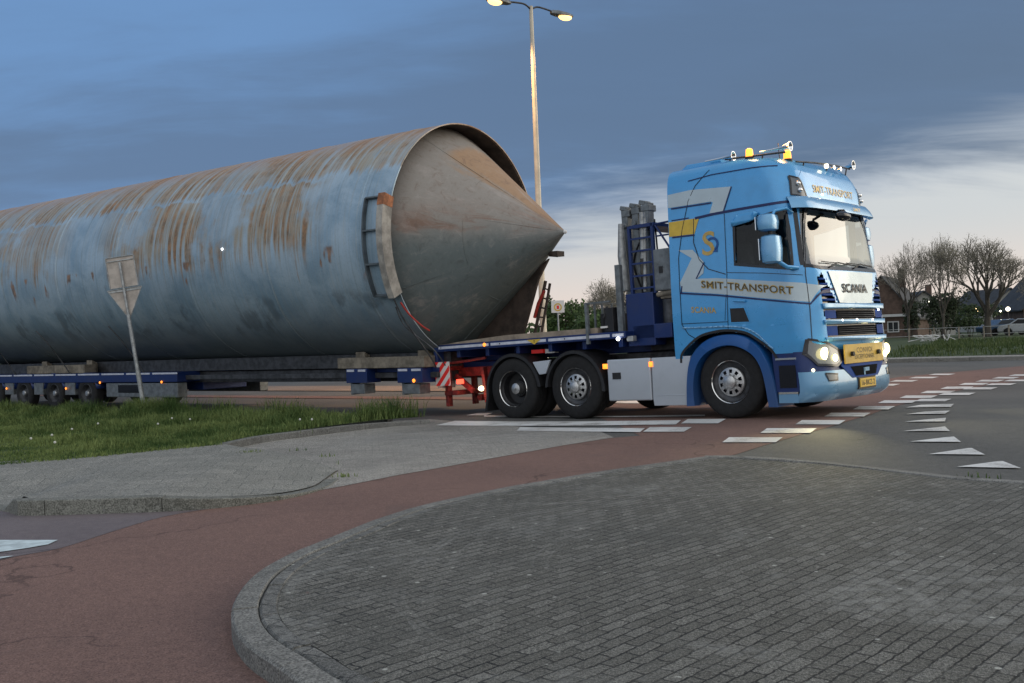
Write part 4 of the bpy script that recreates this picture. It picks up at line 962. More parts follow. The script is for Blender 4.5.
# load platform over the rear axles
DX0, DX1 = -5.87, -1.70
m = MB(); m.bb(DX0, DX1, -1.25, 1.25, 1.215, 1.32); m.bb(DX0, DX0+.06, -1.25, 1.25, 1.0, 1.215)
for x in np.arange(DX0+.5, DX1, .7): m.bb(x-.04, x+.04, -1.15, 1.15, 1.08, 1.215)
for y in (-.45, .45): m.bb(DX0+.1, DX1, y-.06, y+.06, .99, 1.215)
deck = m.build('load_platform', M['navy'], T, bevel=.012)
for sg in (-1, 1):
    m = MB()
    x = DX0+.12
    while x < DX1-.1:
        x1_ = min(x+1.22, DX1-.03); m.bb(x, x1_, min(sg*1.2495, sg*1.2545), max(sg*1.2495, sg*1.2545), 1.245, 1.29); x = x1_+.05
    m.build('reflective_strip', M['reflstripe'], deck)
m = MB()
nb = 12
for k in range(nb):
    y0 = -1.18+k*2.36/nb; xx = DX1-.55+random.uniform(-.03, .03)
    rw = [[(DX0+.04, y0+.008, 1.322), (DX0+.55, y0+.008, 1.355), (-4.2, y0+.008, 1.405), (xx, y0+.008, 1.405)], [(DX0+.04, y0+2.36/nb-.004, 1.322), (DX0+.55, y0+2.36/nb-.004, 1.355), (-4.2, y0+2.36/nb-.004, 1.405), (xx, y0+2.36/nb-.004, 1.405)]]
    m.grid(rw)
    for r_ in (0, 1):
        m.add([*rw[r_], (xx, rw[r_][0][1], 1.32), (DX0+.04, rw[r_][0][1], 1.318)], [(0, 1, 2, 3, 4, 5)])
    m.add([rw[0][3], rw[1][3], (xx, rw[1][3][1], 1.32), (xx, rw[0][3][1], 1.32)], [(0, 1, 2, 3)])
m.build('deck_boards', M['deckwood'], T)
m = MB(); m.sphere((-4.62, -1.262, 1.27), .032, 8, (1, .5, 1)); m.build('marker_lamp', M['amber'], T, smooth=60)
m = MB(); m.prism([(-3.66, 1.295), (-3.36, 1.295), (-3.50, 1.215)], -1.262, -1.256).build('warning_triangle', M['yellow'], T)
lettering('lettering', '!', lambda u, v: (-3.5+u, -1.264, 1.262+v), .02, .05, M['blacktext'], T)
m = MB()
for x, y in ((DX0+.18, -1.2552), (DX0+1.6, -1.2552), (DX0+3.0, -1.2552)): m.cyl((x, y-.004, 1.268), (x, y+.01, 1.268), .012, 8)
m.build('rail_bolt', M['black'], T)
m = MB(); m.sphere((-1.82, -1.275, 1.21), .03, 8); m.build('work_lamp', M['drl'], T, smooth=180)
m = MB(); m.bb(-1.72, -1.6, -1.2, -1.1, 1.16, 1.24); m.build('lamp_housing', M['galv'], T, bevel=.01)
m = MB(); m.bb(-3.8, -3.55, -1.0, -.9, 1.07, 1.13); m.build('reflector', M['hazred'], T)
m = MB(); m.bb(-3.50, -3.3, -1.0, -.9, 1.06, 1.13); m.build('reflector', M['hazwhite'], T)
# rear end: red coupling frame, hazard boards, lamps
m = MB()
m.bb(-5.80, -4.6, -.75, -.62, .74, .90); m.bb(-5.80, -4.6, .62, .75, .74, .90); m.bb(-5.85, -5.72, -1.12, 1.12, .86, .96)
for y in (-1.02, -.35, .35, 1.02): m.bb(-5.83, -5.75, y-.05, y+.05, .22, 1.2)
m.box((-5.45, -.95, .62), (.5, .06, .10), ry=.6); m.box((-5.2, -.55, .62), (.07, .10, .75), ry=.2); m.box((-4.98, -.9, .58), (.07, .1, .62), ry=-.1)
m.tube([(-5.7, -1.05, .99), (-5.2, -1.05, 1.02), (-4.8, -1.05, 1.05)], .025, 8); m.cyl((-5.35, -.7, .35), (-5.35, .7, .35), .06)
m.bb(-5.82, -5.5, -1.1, 1.1, .42, .50)
m.build('coupling_frame', M['redp'], T, bevel=.008)
for sg in (-1, 1):
    y_ = 1.16*sg
    hb = MB().bb(-5.915, -5.895, min(y_-.0, y_-.42*sg), max(y_-.0, y_-.42*sg), .55, .97).build('hazard_board', M['hazwhite'], T)
# side facing hazard board, striped red and white (faces sideways and back)
hx0, hx1, hz0, hz1 = -5.86, -5.50, .60, 1.02
hb = MB().bb(hx0, hx1, -1.262, -1.250, hz0, hz1).build('hazard_board', M['hazwhite'], T)
def clip_stripe(k):
    P_ = [(hx0+k, hz0), (hx0+k+.10, hz0), (hx0+k+.10+.42, hz1), (hx0+k+.42, hz1)]
    bm = bmesh.new(); f = bm.faces.new([bm.verts.new((a, b, 0)) for a, b in P_])
    for co, no in (((hx0, 0, 0), (-1, 0, 0)), ((hx1, 0, 0), (1, 0, 0))):
        bmesh.ops.bisect_plane(bm, geom=bm.verts[:]+bm.edges[:]+bm.faces[:], plane_co=co, plane_no=no, clear_outer=True)
    out = [[(v.co.x, v.co.y) for v in f.verts] for f in bm.faces]; bm.free(); return out
m = MB()
for k in (-.42, -.21, .0, .21):
    for P_ in clip_stripe(k): m.prism(P_, -1.2655, -1.2625)
m.build('stripe', M['hazred'], hb)
m = MB(); m.sphere((-5.93, -1.14, .96), .03, 8); m.sphere((-5.93, -1.14, .78), .03, 8); m.build('tail_light', M['whitelamp'], T, smooth=180)
m = MB(); m.cyl((-4.98, -1.0, .52), (-4.98, -1.03, .52), .045, 14); m.sphere((-4.98, -1.04, .52), .04, 8); m.build('work_lamp', M['whitelamp'], T, smooth=60)
m = MB(); m.bb(-5.4, -5.32, -1.2, -1.1, .62, .70); m.bb(-5.95, -5.90, -1.1, -.95, .56, .64); m.build('tail_light', M['redlamp'], T)
rl = bpy.data.lights.new('tail_glow', 'POINT'); rl.energy = 1.1; rl.color = (1, .22, .12); rl.shadow_soft_size = .05
ro = bpy.data.objects.new('tail_glow', rl); COL.objects.link(ro); ro.parent = T; ro.location = (-5.15, -1.12, .60)
wl = bpy.data.lights.new('work_glow', 'POINT'); wl.energy = 2; wl.color = (1, .8, .5); wl.shadow_soft_size = .05
wo = bpy.data.objects.new('work_glow', wl); COL.objects.link(wo); wo.parent = T; wo.location = (-4.98, -1.12, .52)
# crane folded behind the cab
cr = MB(); cr.bb(-1.80, -1.30, -1.05, -.75, 1.08, 1.88); cr.bb(-1.70, -1.0, -1.05, 1.05, 1.18, 1.40); cr.bb(-1.60, -1.2, -.3, .3, 1.4, 2.2); cr.bb(-1.74, -1.60, -1.02, 1.02, 1.32, 1.85); crane = cr.build('crane', M['navy'], T, bevel=.015)
m = MB()
for x in (-1.68, -1.26): m.bb(x-.022, x+.022, -1.04, -.99, 1.86, 2.90)
for z in np.arange(1.95, 2.95, .188): m.bb(-1.66, -1.28, -1.035, -1.0, z-.014, z+.014)
for x in (-1.64, -1.24): m.bb(x-.022, x+.022, .99, 1.04, 1.86, 2.90)
m.bb(-1.66, -1.22, -1.04, 1.04, 2.86, 2.91); m.tube([(-1.22, -1.0, 2.88), (-.95, -1.0, 2.89), (-.90, -1.0, 2.8), (-.92, -1.0, 2.3)], .016, 8); m.tube([(-1.22, -1.0, 2.70), (-.92, -1.0, 2.70)], .013, 8)
m.tube([(-1.24, -1.0, 2.9), (-.95, -1.0, 2.45)], .016, 8)
m.build('frame', M['navy'], crane)
for k, x in enumerate((-1.98, -1.80, -1.62)):
    m = MB(); top = 3.27+.02*k
    m.box((x, -.60, (1.7+top)/2), (.115, .16, top-1.75), ry=-.02+.03*k); m.box((x+.02, -.58, top-.11), (.15, .22, .10)); m.cyl((x, -.72, top-.3), (x, -.48, top-.3), .045, 10); m.box((x-.03, -.60, top-.02), (.11, .18, .07), ry=.3)
    m.build('boom_section', M['greysteel'], crane, bevel=.012)
m = MB(); m.tube([(-1.95, -.8, 1.95), (-2.0, -.78, 2.5), (-1.98, -.8, 3.0)], [.07, .075, .04], 10); m.cyl((-1.5, -.95, 1.9), (-1.42, -.95, 3.0), .03); m.cyl((-1.5, -.95, 2.4), (-1.47, -.95, 3.1), .045); m.build('ram', M['galv'], crane, smooth=50)
for pts in ([(-1.45, -.7, 1.95), (-1.30, -.85, 2.3), (-1.42, -.7, 3.0)], [(-1.7, -.7, 1.9), (-1.85, -.7, 2.4), (-1.6, -.65, 2.9)], [(-1.2, -.8, 1.4), (-1.0, -.95, 1.3), (-.85, -.9, 1.6)], [(-1.1, -.7, 1.2), (-.98, -1.0, 1.45), (-.85, -.7, 1.85)]):
    m = MB(); m.tube(smooth_path([Vector(p) for p in pts], 6), .014, 6); m.build('hose', M['black'], crane, smooth=60)
m = MB(); m.bb(-1.26, -.95, -1.05, -.45, 1.88, 2.50); tb = m.build('tool_box', M['greysteel'], T, bevel=.02)
m = MB(); m.bb(-1.16, -1.10, -1.062, -1.05, 2.14, 2.24); m.build('latch', M['black'], tb)
m = MB(); m.cyl((-1.08, -.9, 1.18), (-1.08, -.9, 1.75), .13, 16); m.cyl((-.95, -.6, 1.2), (-.95, -.6, 1.7), .16, 16); m.build('air_tank', M['steel'], T, smooth=40)
m = MB(); m.tube([(-1.25, -1.0, 1.83), (-.9, -1.0, 1.85)], .04, 10); m.bb(-1.20, -.88, -1.0, -.9, 1.76, 1.86); m.build('bracket', M['wood'], T, bevel=.01)
m = MB(); m.bb(-1.925, -1.83, -1.12, -1.04, 1.20, 2.34); m.build('stake_post', M['greysteel'], T, bevel=.008)
m = MB(); m.bb(-2.43, -2.38, -1.27, -1.22, 1.16, 1.80); m.bb(-2.43, -1.95, -1.26, -1.22, 1.775, 1.80); m.bb(-2.43, -2.39, -.2, -.16, 1.32, 1.80); m.bb(-2.43, -1.95, -.2, -.16, 1.775, 1.80); m.bb(-2.43, -2.40, -1.22, -.2, 1.775, 1.80)
for y in (-1.05, -.85, -.6): m.bb(-2.41, -2.38, y-.012, y+.012, 1.32, 1.79)
cg = m.build('load_cage', M['greysteel'], T)
m = MB(); m.bb(-2.15, -1.98, -1.15, -.9, 1.325, 1.70); m.bb(-2.30, -2.17, -1.05, -.4, 1.325, 1.62); m.tube([(-2.2, -1.1, 1.40), (-2.15, -1.16, 1.55), (-2.1, -1.12, 1.72)], .02, 6); m.build('stowed_gear', M['black'], T, bevel=.02)
m = MB(); m.bb(-2.2, -2.08, -1.19, -1.16, 1.39, 1.42); m.build('gear_tag', M['hazwhite'], T)

# ------------------------------------------------------------------ silo tank and trailer
TT, TTP = .6383, .0089
tank = empty('silo_tank', (-.7928, 18.5377, 3.162), (0, TTP, -TT), 'huge rust-streaked steel silo tank with a pointed cone end lying on the trailer', 'tank')
RT = 2.16
seams = [-.62, -3.05, -5.5, -7.95, -10.4, -12.9, -15.4, -17.9, -20.4, -22.9]
prof = [(RT-.03, .07), (RT-.02, .10), (RT, .10)]
for s_ in seams:
    prof += [(RT, s_+.04), (RT-.010, s_+.03), (RT+.010, s_+.012), (RT+.010, s_-.012), (RT-.010, s_-.03), (RT, s_-.04)]
    for k in (.8, 1.6): prof.append((RT+.008, s_-k))
prof += [(RT, -25.4), (RT-.3, -25.8), (.02, -26.1)]
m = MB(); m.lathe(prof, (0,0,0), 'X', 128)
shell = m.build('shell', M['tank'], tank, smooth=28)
m = MB(); m.lathe([(RT-.028, .10), (RT-.030, -.55), (RT-.2, -.56)], (0,0,0), 'X', 96).build('skirt_inner', M['rustdark'], tank, smooth=40)
# cone: slightly uneven plates
CB = -.34; AP = 2.21
n = 128; rows = []
for f_ in np.linspace(0, 1, 22):
    rr_ = (RT-.035)*(1-f_) + .012
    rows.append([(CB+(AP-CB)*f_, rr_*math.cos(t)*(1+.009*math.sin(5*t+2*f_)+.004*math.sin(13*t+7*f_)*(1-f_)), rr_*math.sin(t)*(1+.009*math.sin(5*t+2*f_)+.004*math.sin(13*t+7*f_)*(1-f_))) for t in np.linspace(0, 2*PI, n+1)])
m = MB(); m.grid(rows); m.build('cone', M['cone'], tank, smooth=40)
m = MB(); m.sphere((AP+.0, 0, 0), .035, 8); m.build('cone_tip', M['hazwhite'], tank, smooth=180)
# seam ridge and flange under the cone
def cpt(f_, t, off=0.): rr_ = (RT-.035)*(1-f_)+off; return (CB+(AP-CB)*f_+off*.6, rr_*math.cos(t), rr_*math.sin(t))
for t in [R(k) for k in (-152, -128, -95, -40, 8, 62, 115, 165)]:
    m = MB(); m.tube([cpt(f_, t, .002) for f_ in np.linspace(.02, .97, 14)], .009, 6); m.build('weld_seam', M['cone'], tank, smooth=60)
m = MB(); m.tube([cpt(.47, t, .002) for t in np.linspace(0, 2*PI, 97)], .010, 6); m.build('weld_seam', M['cone'], tank, smooth=60)
# discharge chute under the tip and its red chain frame
m = MB(); a = cpt(.84, R(-75), .02); m.cyl(a, (a[0]+.16, a[1]+.02, a[2]-.02), .05, 12); m.box((a[0]+.17, a[1]+.02, a[2]-.01), (.10, .22, .09)); m.build('outlet_flange', M['rustdark'], tank, smooth=40)
m = MB(); m.prism([(.70, -1.05), (1.72, -.42), (1.48, -.78), (1.10, -1.80), (.10, -1.84), (.0, -1.78)], .18, .24); m.build('gusset_plate', M['rustdark'], tank)
# lifting bracket along the near rim
def cyl_pt(x, a, off=0.): return (x, -(RT+off)*math.cos(a), (RT+off)*math.sin(a))     # a: angle above the near horizontal
A0, A1 = R(-27), R(17)
def arcstrip(mb, x0, x1, o0, o1, a0, a1, n=14):
    rws = []
    for a in np.linspace(a0, a1, n):
        rws.append([cyl_pt(x0, a, o0), cyl_pt(x1, a, o0), cyl_pt(x1, a, o1), cyl_pt(x0, a, o1), cyl_pt(x0, a, o0)])
    mb.grid(rws); mb.add(rws[0][:4], [(0,1,2,3)]); mb.add(rws[-1][:4], [(0,1,2,3)])
m = MB(); arcstrip(m, .0, .14, -.02, .20, A0, A1-R(5)); br_ = m.build('rim_bracket', M['palegrey'], tank, smooth=30)
m = MB(); arcstrip(m, -.005, .145, -.02, .205, A1-R(5), A1); m.build('rusty_end', M['rustred'], br_, smooth=30)
m = MB()
for k in range(4):
    a = A0+(A1-A0)*(k/3); arcstrip(m, -.42, .0, .0, .10, a-R(.35), a+R(.35), 2)
arcstrip(m, -.44, -.41, 0, .10, A0, A1)
m.build('rib', M['patch'], br_)
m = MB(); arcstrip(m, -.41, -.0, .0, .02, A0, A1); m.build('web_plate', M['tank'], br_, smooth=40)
m = MB()
for a in (1.02, .93): pass
m.bb(-10.6, -10.5, -1.5, -1.3, 0, 0.01)
m = MB(); q = cyl_pt(-4.3, R(2), .01); m.sphere(q, .022, 8); m.build('reflector', M['drl'], tank, smooth=180)

# trailer
trail = empty('lowloader_trailer', (-.7928, 18.5377, 0), (0, 0, -TT), 'dark blue low loader trailer under the silo tank with small wheels and amber side lamps', 'trailer')
L = trail
YN = -1.27
m = MB(); m.bb(-18.5, -7.2, -1.27, 1.27, .66, .88); m.bb(-18.5, -7.2, -.6, .6, .45, .66); dk_ = m.build('rear_deck', M['navy'], L, bevel=.012)
for sg in (-1, 1):
    m = MB(); x = -18.3
    while x < -7.4:
        m.bb(x, x+.92, min(sg*1.27, sg*1.275), max(sg*1.27, sg*1.275), .835, .872); x += 1.02
    m.build('reflective_strip', M['reflstripe'], dk_)
m = MB(); m.bb(-10.0, -7.22, -1.25, -1.0, .32, .64); m.bb(-10.0, -7.22, 1.0, 1.25, .32, .64); lk_ = m.build('storage_locker', M['greysteel'], L, bevel=.015)
m = MB(); m.bb(-9.5, -8.6, -1.256, -1.25, .42, .60); m.build('door', M['gloss'], lk_)
def small_wheel(x, sg):
    r = .40
    w = MB().lathe([(.22, .0), (.25, .012), (.33, .016), (.375, .0), (.398, -.03), (r, -.06), (r, -.18), (.38, -.22), (.30, -.24), (.22, -.23)], (0,0,0), 'Y', 40, sg).build('wheel', M['rubber'], L, smooth=35)
    w.location = (x, sg*1.24, r)
    m = MB(); m.lathe([(.235, .006), (.225, .012), (.215, -.02), (.19, -.05), (.17, -.10), (.11, -.09), (.10, -.04), (.07, -.01), (0, 0)], (0,0,0), 'Y', 28, sg); m.build('rim', M['steel'], w, smooth=40)
    m = MB(); m.lathe([(.07, -.01), (.06, .01), (0, .014)], (0,0,0), 'Y', 16, sg).build('hub', M['alu'], w, smooth=40)
for x in (-10.85, -12.32, -13.80, -15.28, -16.75):
    for sg in (-1, 1): small_wheel(x, sg)
    m = MB(); m.cyl((x, -1.1, .4), (x, 1.1, .4), .06, 10).build('axle', M['steel'], L)
m = MB()
for x in (-10.85, -12.32, -13.80, -15.28, -16.75):
    for sg in (-1, 1):
        a = [(x+.47*math.cos(t), .42+.47*math.sin(t)) for t in np.linspace(.2, PI-.2, 12)]
        m.grid([[(p, sg*.9, q) for p, q in a], [(p, sg*1.262, q) for p, q in a]])
m.build('mudguard', M['navy'], L, smooth=50, solid=.02)
for x in (-11.58, -13.05, -14.53): MB().bb(x-.22, x+.22, -1.255, -1.1, .36, .66).build('side_plate', M['greysteel'], L, bevel=.01)
for x, z in ((-11.7, .52), (-10.2, .66), (-7.75, .665), (-14.6, .52)):
    m = MB(); m.sphere((x, -1.285, z), .03, 8, (1, .5, 1)); m.build('marker_lamp', M['amber'], L, smooth=60)
# spine beams between front bolster and bogie
m = MB()
for y in (-.55, .55): m.bb(-7.4, .1, y-.12, y+.12, .62, .86)
for y in (-1.0, 1.0): m.bb(-7.4, .1, y-.05, y+.05, .70, .80)
m.build('spine_beam', M['steel'], L, bevel=.01)
m = MB(); m.bb(-2.1, .1, -1.0, 1.0, .80, .88); m.bb(-.3, 1.2, -.4, .4, .72, .95); m.build('neck', M['navy'], L, bevel=.01)
for (x0, x1) in ((-1.96, -1.42), (-.66, -.06)):
    MB().bb(x0, x1, .9, 1.27, .62, .885).build('outrigger', M['navy'], L, bevel=.01)
    o = MB().bb(x0, x1, -1.27, -.9, .62, .885).build('outrigger', M['navy'], L, bevel=.01)
    m = MB(); xm = (x0+x1)/2; m.bb(x0+.03, xm-.05, -1.276, -1.27, .83, .87); m.bb(xm+.05, x1-.03, -1.276, -1.27, .83, .87); m.build('reflective_strip', M['reflstripe'], o)
    m = MB(); m.bb(x0+.12, x1-.1, -1.24, -.95, .42, .60); m.bb(x0+.04, x0+.10, -1.2, -1.0, .40, .62); m.build('support_foot', M['greysteel'], o, bevel=.01)
m = MB(); m.sphere((-.25, -1.285, .66), .034, 8, (1, .5, 1)); m.build('marker_lamp', M['amber'], L, smooth=60)
for y in (-.62, .62): MB().bb(-18.4, .2, y-.16, y+.16, .884, 1.14).build('cradle_beam', M['steel'], L)
# timber the tank rests on
for i, (x0, x1, lab) in enumerate(((-2.2, -.02, 'long weathered timber beam between the front of the tank and the trailer'), (-13.6, -10.9, 'weathered timber beam under the tank above the trailer wheels'))):
    b_ = MB()
    b_.bb(x0, x1, -1.25, -.95, .889, 1.09); b_ = b_.build('timber_beam', M['wood'], None, bevel=.012)
    b_.location = (-.7928, 18.5377, 0); b_.rotation_euler = (0, 0, -TT); tag(b_, lab, 'timber beam', 'timber beams under the tank')
    # saddle wedges under the tank
    for x in (x0+.3, x1-.3):
        for sg in (-1, 1): MB().prism([(sg*.80, .89), (sg*.94, .89), (sg*.94, 1.19), (sg*.80, 1.12)], x-.12, x+.12, 'YZ').build('saddle_wedge', M['wood'], L)
# lashings
def lash(name, pts, r, mt, label, cat, group=None):
    o = MB().tube(smooth_path([Vector(p) for p in pts], 8), r, 6).build(name, mt, smooth=60)
    Mx = Matrix.Translation((-.7928, 18.5377, 0)) @ Matrix.Rotation(-TT, 4, 'Z'); o.matrix_world = Mx
    tag(o, label, cat, group); return o
lash('lashing_chain', [(.0, -1.98, 2.08), (.08, -1.85, 1.75), (.22, -1.62, 1.35), (.30, -1.42, 1.05), (.30, -1.30, .88)], .014, M['steel'], 'dark lashing chain hanging from the rim bracket to the trailer', 'chain', 'tank lashings')
lash('lashing_strap', [(.12, -1.95, 2.02), (.22, -1.86, 1.82), (.38, -1.74, 1.62), (.50, -1.66, 1.52)], .016, M['redfab'], 'short red lashing strap hanging below the rim bracket in front of the cone', 'strap', 'tank lashings')
lash('lashing_strap', [(-.04, -1.90, 1.95), (.02, -1.75, 1.62), (.45, -1.55, 1.22), (.55, -1.35, .92)], .011, M['steel'], 'grey lashing cable curving under the front rim of the tank', 'strap', 'tank lashings')
for x, lab in ((-8.4, 'thin lashing chain near the sign post below the tank'), (-11.5, 'thin lashing chain above the front trailer wheel'), (-14.1, 'thin lashing chain at the left edge above the trailer wheels')):
    lash('lashing_chain', [(x-.42, -1.86, 1.95), (x-.25, -1.66, 1.62), (x-.1, -1.40, 1.15), (x, -1.28, .88)], .013, M['steel'], lab, 'chain', 'tank lashings')
# ladder-like red support leg under the cone tip standing on the platform
leg = empty('support_stand', (.42, 18.15, 1.45), (0, 0, -TH), 'rusty red stand with a ladder-like frame under the cone tip', 'stand')
m = MB()
m.tube([(0, 0, -.03), (.30, .0, .9)], .03, 8); m.tube([(.16, 0, -.03), (.40, 0, .85)], .025, 8)
for k in range(5): f_ = .1+k*.19; m.tube([(.30*f_, 0, .9*f_), (.16+.24*f_, 0, .85*f_)], .015, 6)
m.build('frame', M['rustdark'], leg)
m = MB(); m.tube([(.05, -.05, .25), (.16, -.06, .5), (.30, -.05, .72)], .03, 6); m.build('strap', M['redfab'], leg)

# ------------------------------------------------------------------ street lamp
def street_lamp(base, height, tilt, label, glow=True):
    root = empty('street_lamp', base, (0, tilt, R(38)), label, 'street lamp')
    m = MB(); m.tube([(0,0,0), (0,0,1.2), (0,0,1.25), (0,0,height*.6), (0,0,height)], [.115, .11, .095, .075, .05], 16); m.build('pole', M['lamppole'], root, smooth=50)
    for sg in (-1, 1):
        m = MB(); m.tube(smooth_path([Vector((0,0,height-.1)), Vector((sg*.25,0,height+.02)), Vector((sg*.80,0,height-.02))], 6), .025, 8); m.build('arm', M['steel'], root, smooth=60)
        h = MB(); rows = []
        for x, w_, t_ in ((.70, .04, .05), (.76, .09, .09), (.95, .13, .11), (1.2, .15, .10), (1.42, .12, .07), (1.48, .03, .02)):
            rows.append([(sg*x, w_*math.cos(a), height-.06+t_*max(-.25, math.sin(a))) for a in np.linspace(0, 2*PI, 17)])
        h = h.grid(rows).build('lamp_head', M['greysteel'], root, smooth=60)
        g = MB().sphere((sg*1.22, 0, height-.09), .19, 10, (1.15, .7, .48)).build('lens', M['lamplens'], h, smooth=180)
        if glow:
            p = bpy.data.lights.new('lamp_light', 'SPOT'); p.energy = 1500; p.spot_size = R(118); p.spot_blend = .6; p.color = (1, .55, .2); p.shadow_soft_size = .12
            po = bpy.data.objects.new('lamp_light', p); COL.objects.link(po); po.parent = root; po.location = (sg*1.22, 0, height-.34)
    return root
M['lamppole'] = mat('painted lamp pole', (.50, .46, .38), .45, .2, var=.15, vscale=3)
M['lamplens'] = mat('sodium lamp lens', (.9, .7, .4), .3, emit=(1, .56, .18), es=3.0)
bp = at(546.5, 412, 27); tp_ = at(530.3, -4, 27)
street_lamp((bp.x+.0, 27, 0), tp_.z-.28, math.atan2(tp_.x-bp.x, tp_.z), 'tall tapered street lamp with two lit sodium lamps behind the tank', True)

# give-way sign seen from behind
gs = at(144, 405, 19.5)
sign = empty('road_sign', (gs.x+.02, 19.5, .08), (0, -R(7.2), R(4)), 'leaning grey road sign seen from behind, rectangle above a triangle, in the grass', 'sign')
topz = 3.10
m = MB(); m.cyl((0, 0, 0), (0, 0, 2.02), .038, 14); m.cyl((0, 0, 2.0), (0, 0, topz-.05), .026, 12); m.cyl((0, 0, 0), (0, 0, .9), .045, 14); m.build('post', M['galv'], sign, smooth=50)
m = MB(); m.prism([(-.27, 2.56), (-.27, 3.16), (.27, 3.16), (.27, 2.56)], .045, .058); pn = m.build('sign_panel', M['signback'], sign, bevel=.003)
m = MB(); fr1 = [(-.27, 3.16, 0), (.27, 3.16, 0), (.27, 2.56, 0), (-.27, 2.56, 0), (-.27, 3.16, 0)]
for a, b in zip(fr1, fr1[1:]): m.cyl((a[0], .040, a[1]), (b[0], .040, b[1]), .010, 6)
m.bb(-.25, .25, .025, .04, 3.08, 3.10); m.build('edge_frame', M['galv'], pn)
m = MB(); m.prism([(-.33, 2.53), (.33, 2.53), (.02, 1.96), (-.02, 1.96)], .045, .058); tn = m.build('triangle_panel', M['signback'], sign, bevel=.003)
m = MB(); fr2 = [(-.33, 2.53), (.33, 2.53), (.02, 1.96), (-.02, 1.96), (-.33, 2.53)]
for a, b in zip(fr2, fr2[1:]): m.cyl((a[0], .040, a[1]), (b[0], .040, b[1]), .010, 6)
m.bb(-.30, .30, .028, .042, 2.48, 2.515); m.build('edge_frame', M['galv'], tn)

# ------------------------------------------------------------------ vegetation
def leaf_mat(name, c1, c2, sc_=3.):
    m = bpy.data.materials.new(name); m.use_nodes = True; t, b = surf(m)
    co = t.nodes.new('ShaderNodeTexCoord').outputs['Object']; oi = t.nodes.new('ShaderNodeObjectInfo')
    f0 = mth(t, 'ADD', mth(t, 'MULTIPLY', noise(t, co, sc_, 4, .7), .6), mth(t, 'MULTIPLY', noise(t, co, 28, 2, .7), .4))
    t.links.new(mixc(t, maprange(t, f0, .38, .62), c1, c2), b.inputs['Base Color']); b.inputs['Roughness'].default_value = .7; b.inputs['Specular IOR Level'].default_value = .2
    return m
M['grass'] = leaf_mat('grass blades', (.040, .080, .020), (.190, .240, .080), 1.0)
M['grassfar'] = leaf_mat('rough grass', (.040, .070, .020), (.090, .115, .040), .5)
M['bark'] = mat('bark', (.060, .052, .042), .9, var=.3)
M['twig'] = mat('twigs', (.19, .17, .14), .9, var=.3)
M['bud'] = leaf_mat('spring buds', (.20, .185, .13), (.29, .26, .19))
M['leafdark'] = leaf_mat('dark foliage', (.020, .038, .014), (.055, .085, .028))
M['leafmid'] = leaf_mat('mid green foliage', (.035, .065, .022), (.080, .125, .040))
M['conifer'] = leaf_mat('conifer foliage', (.022, .034, .018), (.050, .065, .034))

def poly_area_sampler(poly, n):
    xs = [p[0] for p in poly]; ys_ = [p[1] for p in poly]; out = []
    while len(out) < n:
        x = random.uniform(min(xs), max(xs)); y = random.uniform(min(ys_), max(ys_))
        if inpoly(x, y, poly): out.append((x, y))
    return out
def blades(name, pts, zfn, hfn, w, mt):
    vs = []; fs = []
    for x, y in pts:
        h = hfn(x, y); a = random.uniform(0, 2*PI); lean = random.gauss(0, .35)*h; b = random.uniform(0, 2*PI)
        dx, dy = math.cos(a)*w/2, math.sin(a)*w/2; lx, ly = math.cos(b)*lean, math.sin(b)*lean; z = zfn(x, y); k = len(vs)
        vs += [(x-dx, y-dy, z), (x+dx, y+dy, z), (x+dx*.7+lx*.4, y+dy*.7+ly*.4, z+h*.6), (x-dx*.7+lx*.4, y-dy*.7+ly*.4, z+h*.6), (x+lx, y+ly, z+h)]
        fs += [(k, k+1, k+2, k+3), (k+3, k+2, k+4)]
    me = bpy.data.meshes.new(name); me.from_pydata(vs, [], fs); me.materials.append(mt)
    o = bpy.data.objects.new(name, me); COL.objects.link(o); o['kind'] = 'stuff'; return o
vis = [p for p in gpoly]
def tuft(x, y): return .5+.5*math.sin(x*2.1+1.3*math.sin(y*1.7))*math.sin(y*2.6+1.1*math.sin(x*1.3))
def gheight(x, y):
    # long at the back, mown short towards the pavement
    d = (Vector((x, y))-trl(0, 1.25)).dot(Vector((.596, .803)))      # <0, distance in front of the back edge
    k = max(0, min(1, 1+d/5.0)); kk = max(0, min(1, (x+6.5)/5.0))
    return (.025+.10*tuft(x, y)**3 + .17*k*(.15+1.2*tuft(x*1.5+1, y*1.4)**2) + .04*kk)*random.uniform(.5, 1.35)
gpl_vis = [tuple(p) for p in front_edge] + [tuple(p) for p in offset_path(grass_k, -.14)] + [tuple(trl(s, 1.27)) for s in (.0, 1, 3, 6, 10, 13)]
pts = poly_area_sampler(gpl_vis, 62000)
o = blades('grass', pts, lambda x, y: gh2(x, y)-.005, gheight, .016, M['grass']); tag(o, 'grass growing on the traffic island by the road sign', 'grass')
pts = []
for k in range(70):
    c = random.choice([(-7.0, 19.3), (-6.6, 19.5), (-5.4, 18.9), (-3.9, 17.9), (-2.4, 16.8), (-2.1, 16.6), (-8.5, 19.8), (-1.9, 16.4), (-7.2, 19.5)])
    cx, cy = c[0]+random.gauss(0, .25), c[1]+random.gauss(0, .12)-.1; pts += [(cx+random.gauss(0, .10), cy+random.gauss(0, .10)) for _ in range(55)]
pts = [p for p in pts if inpoly(p[0], p[1], gpl_vis)]
o = blades('grass', pts, lambda x, y: gh2(x, y)-.005, lambda x, y: random.uniform(.18, .42), .012, M['grass']); tag(o, 'tall grass tufts at the far edge of the island', 'grass')
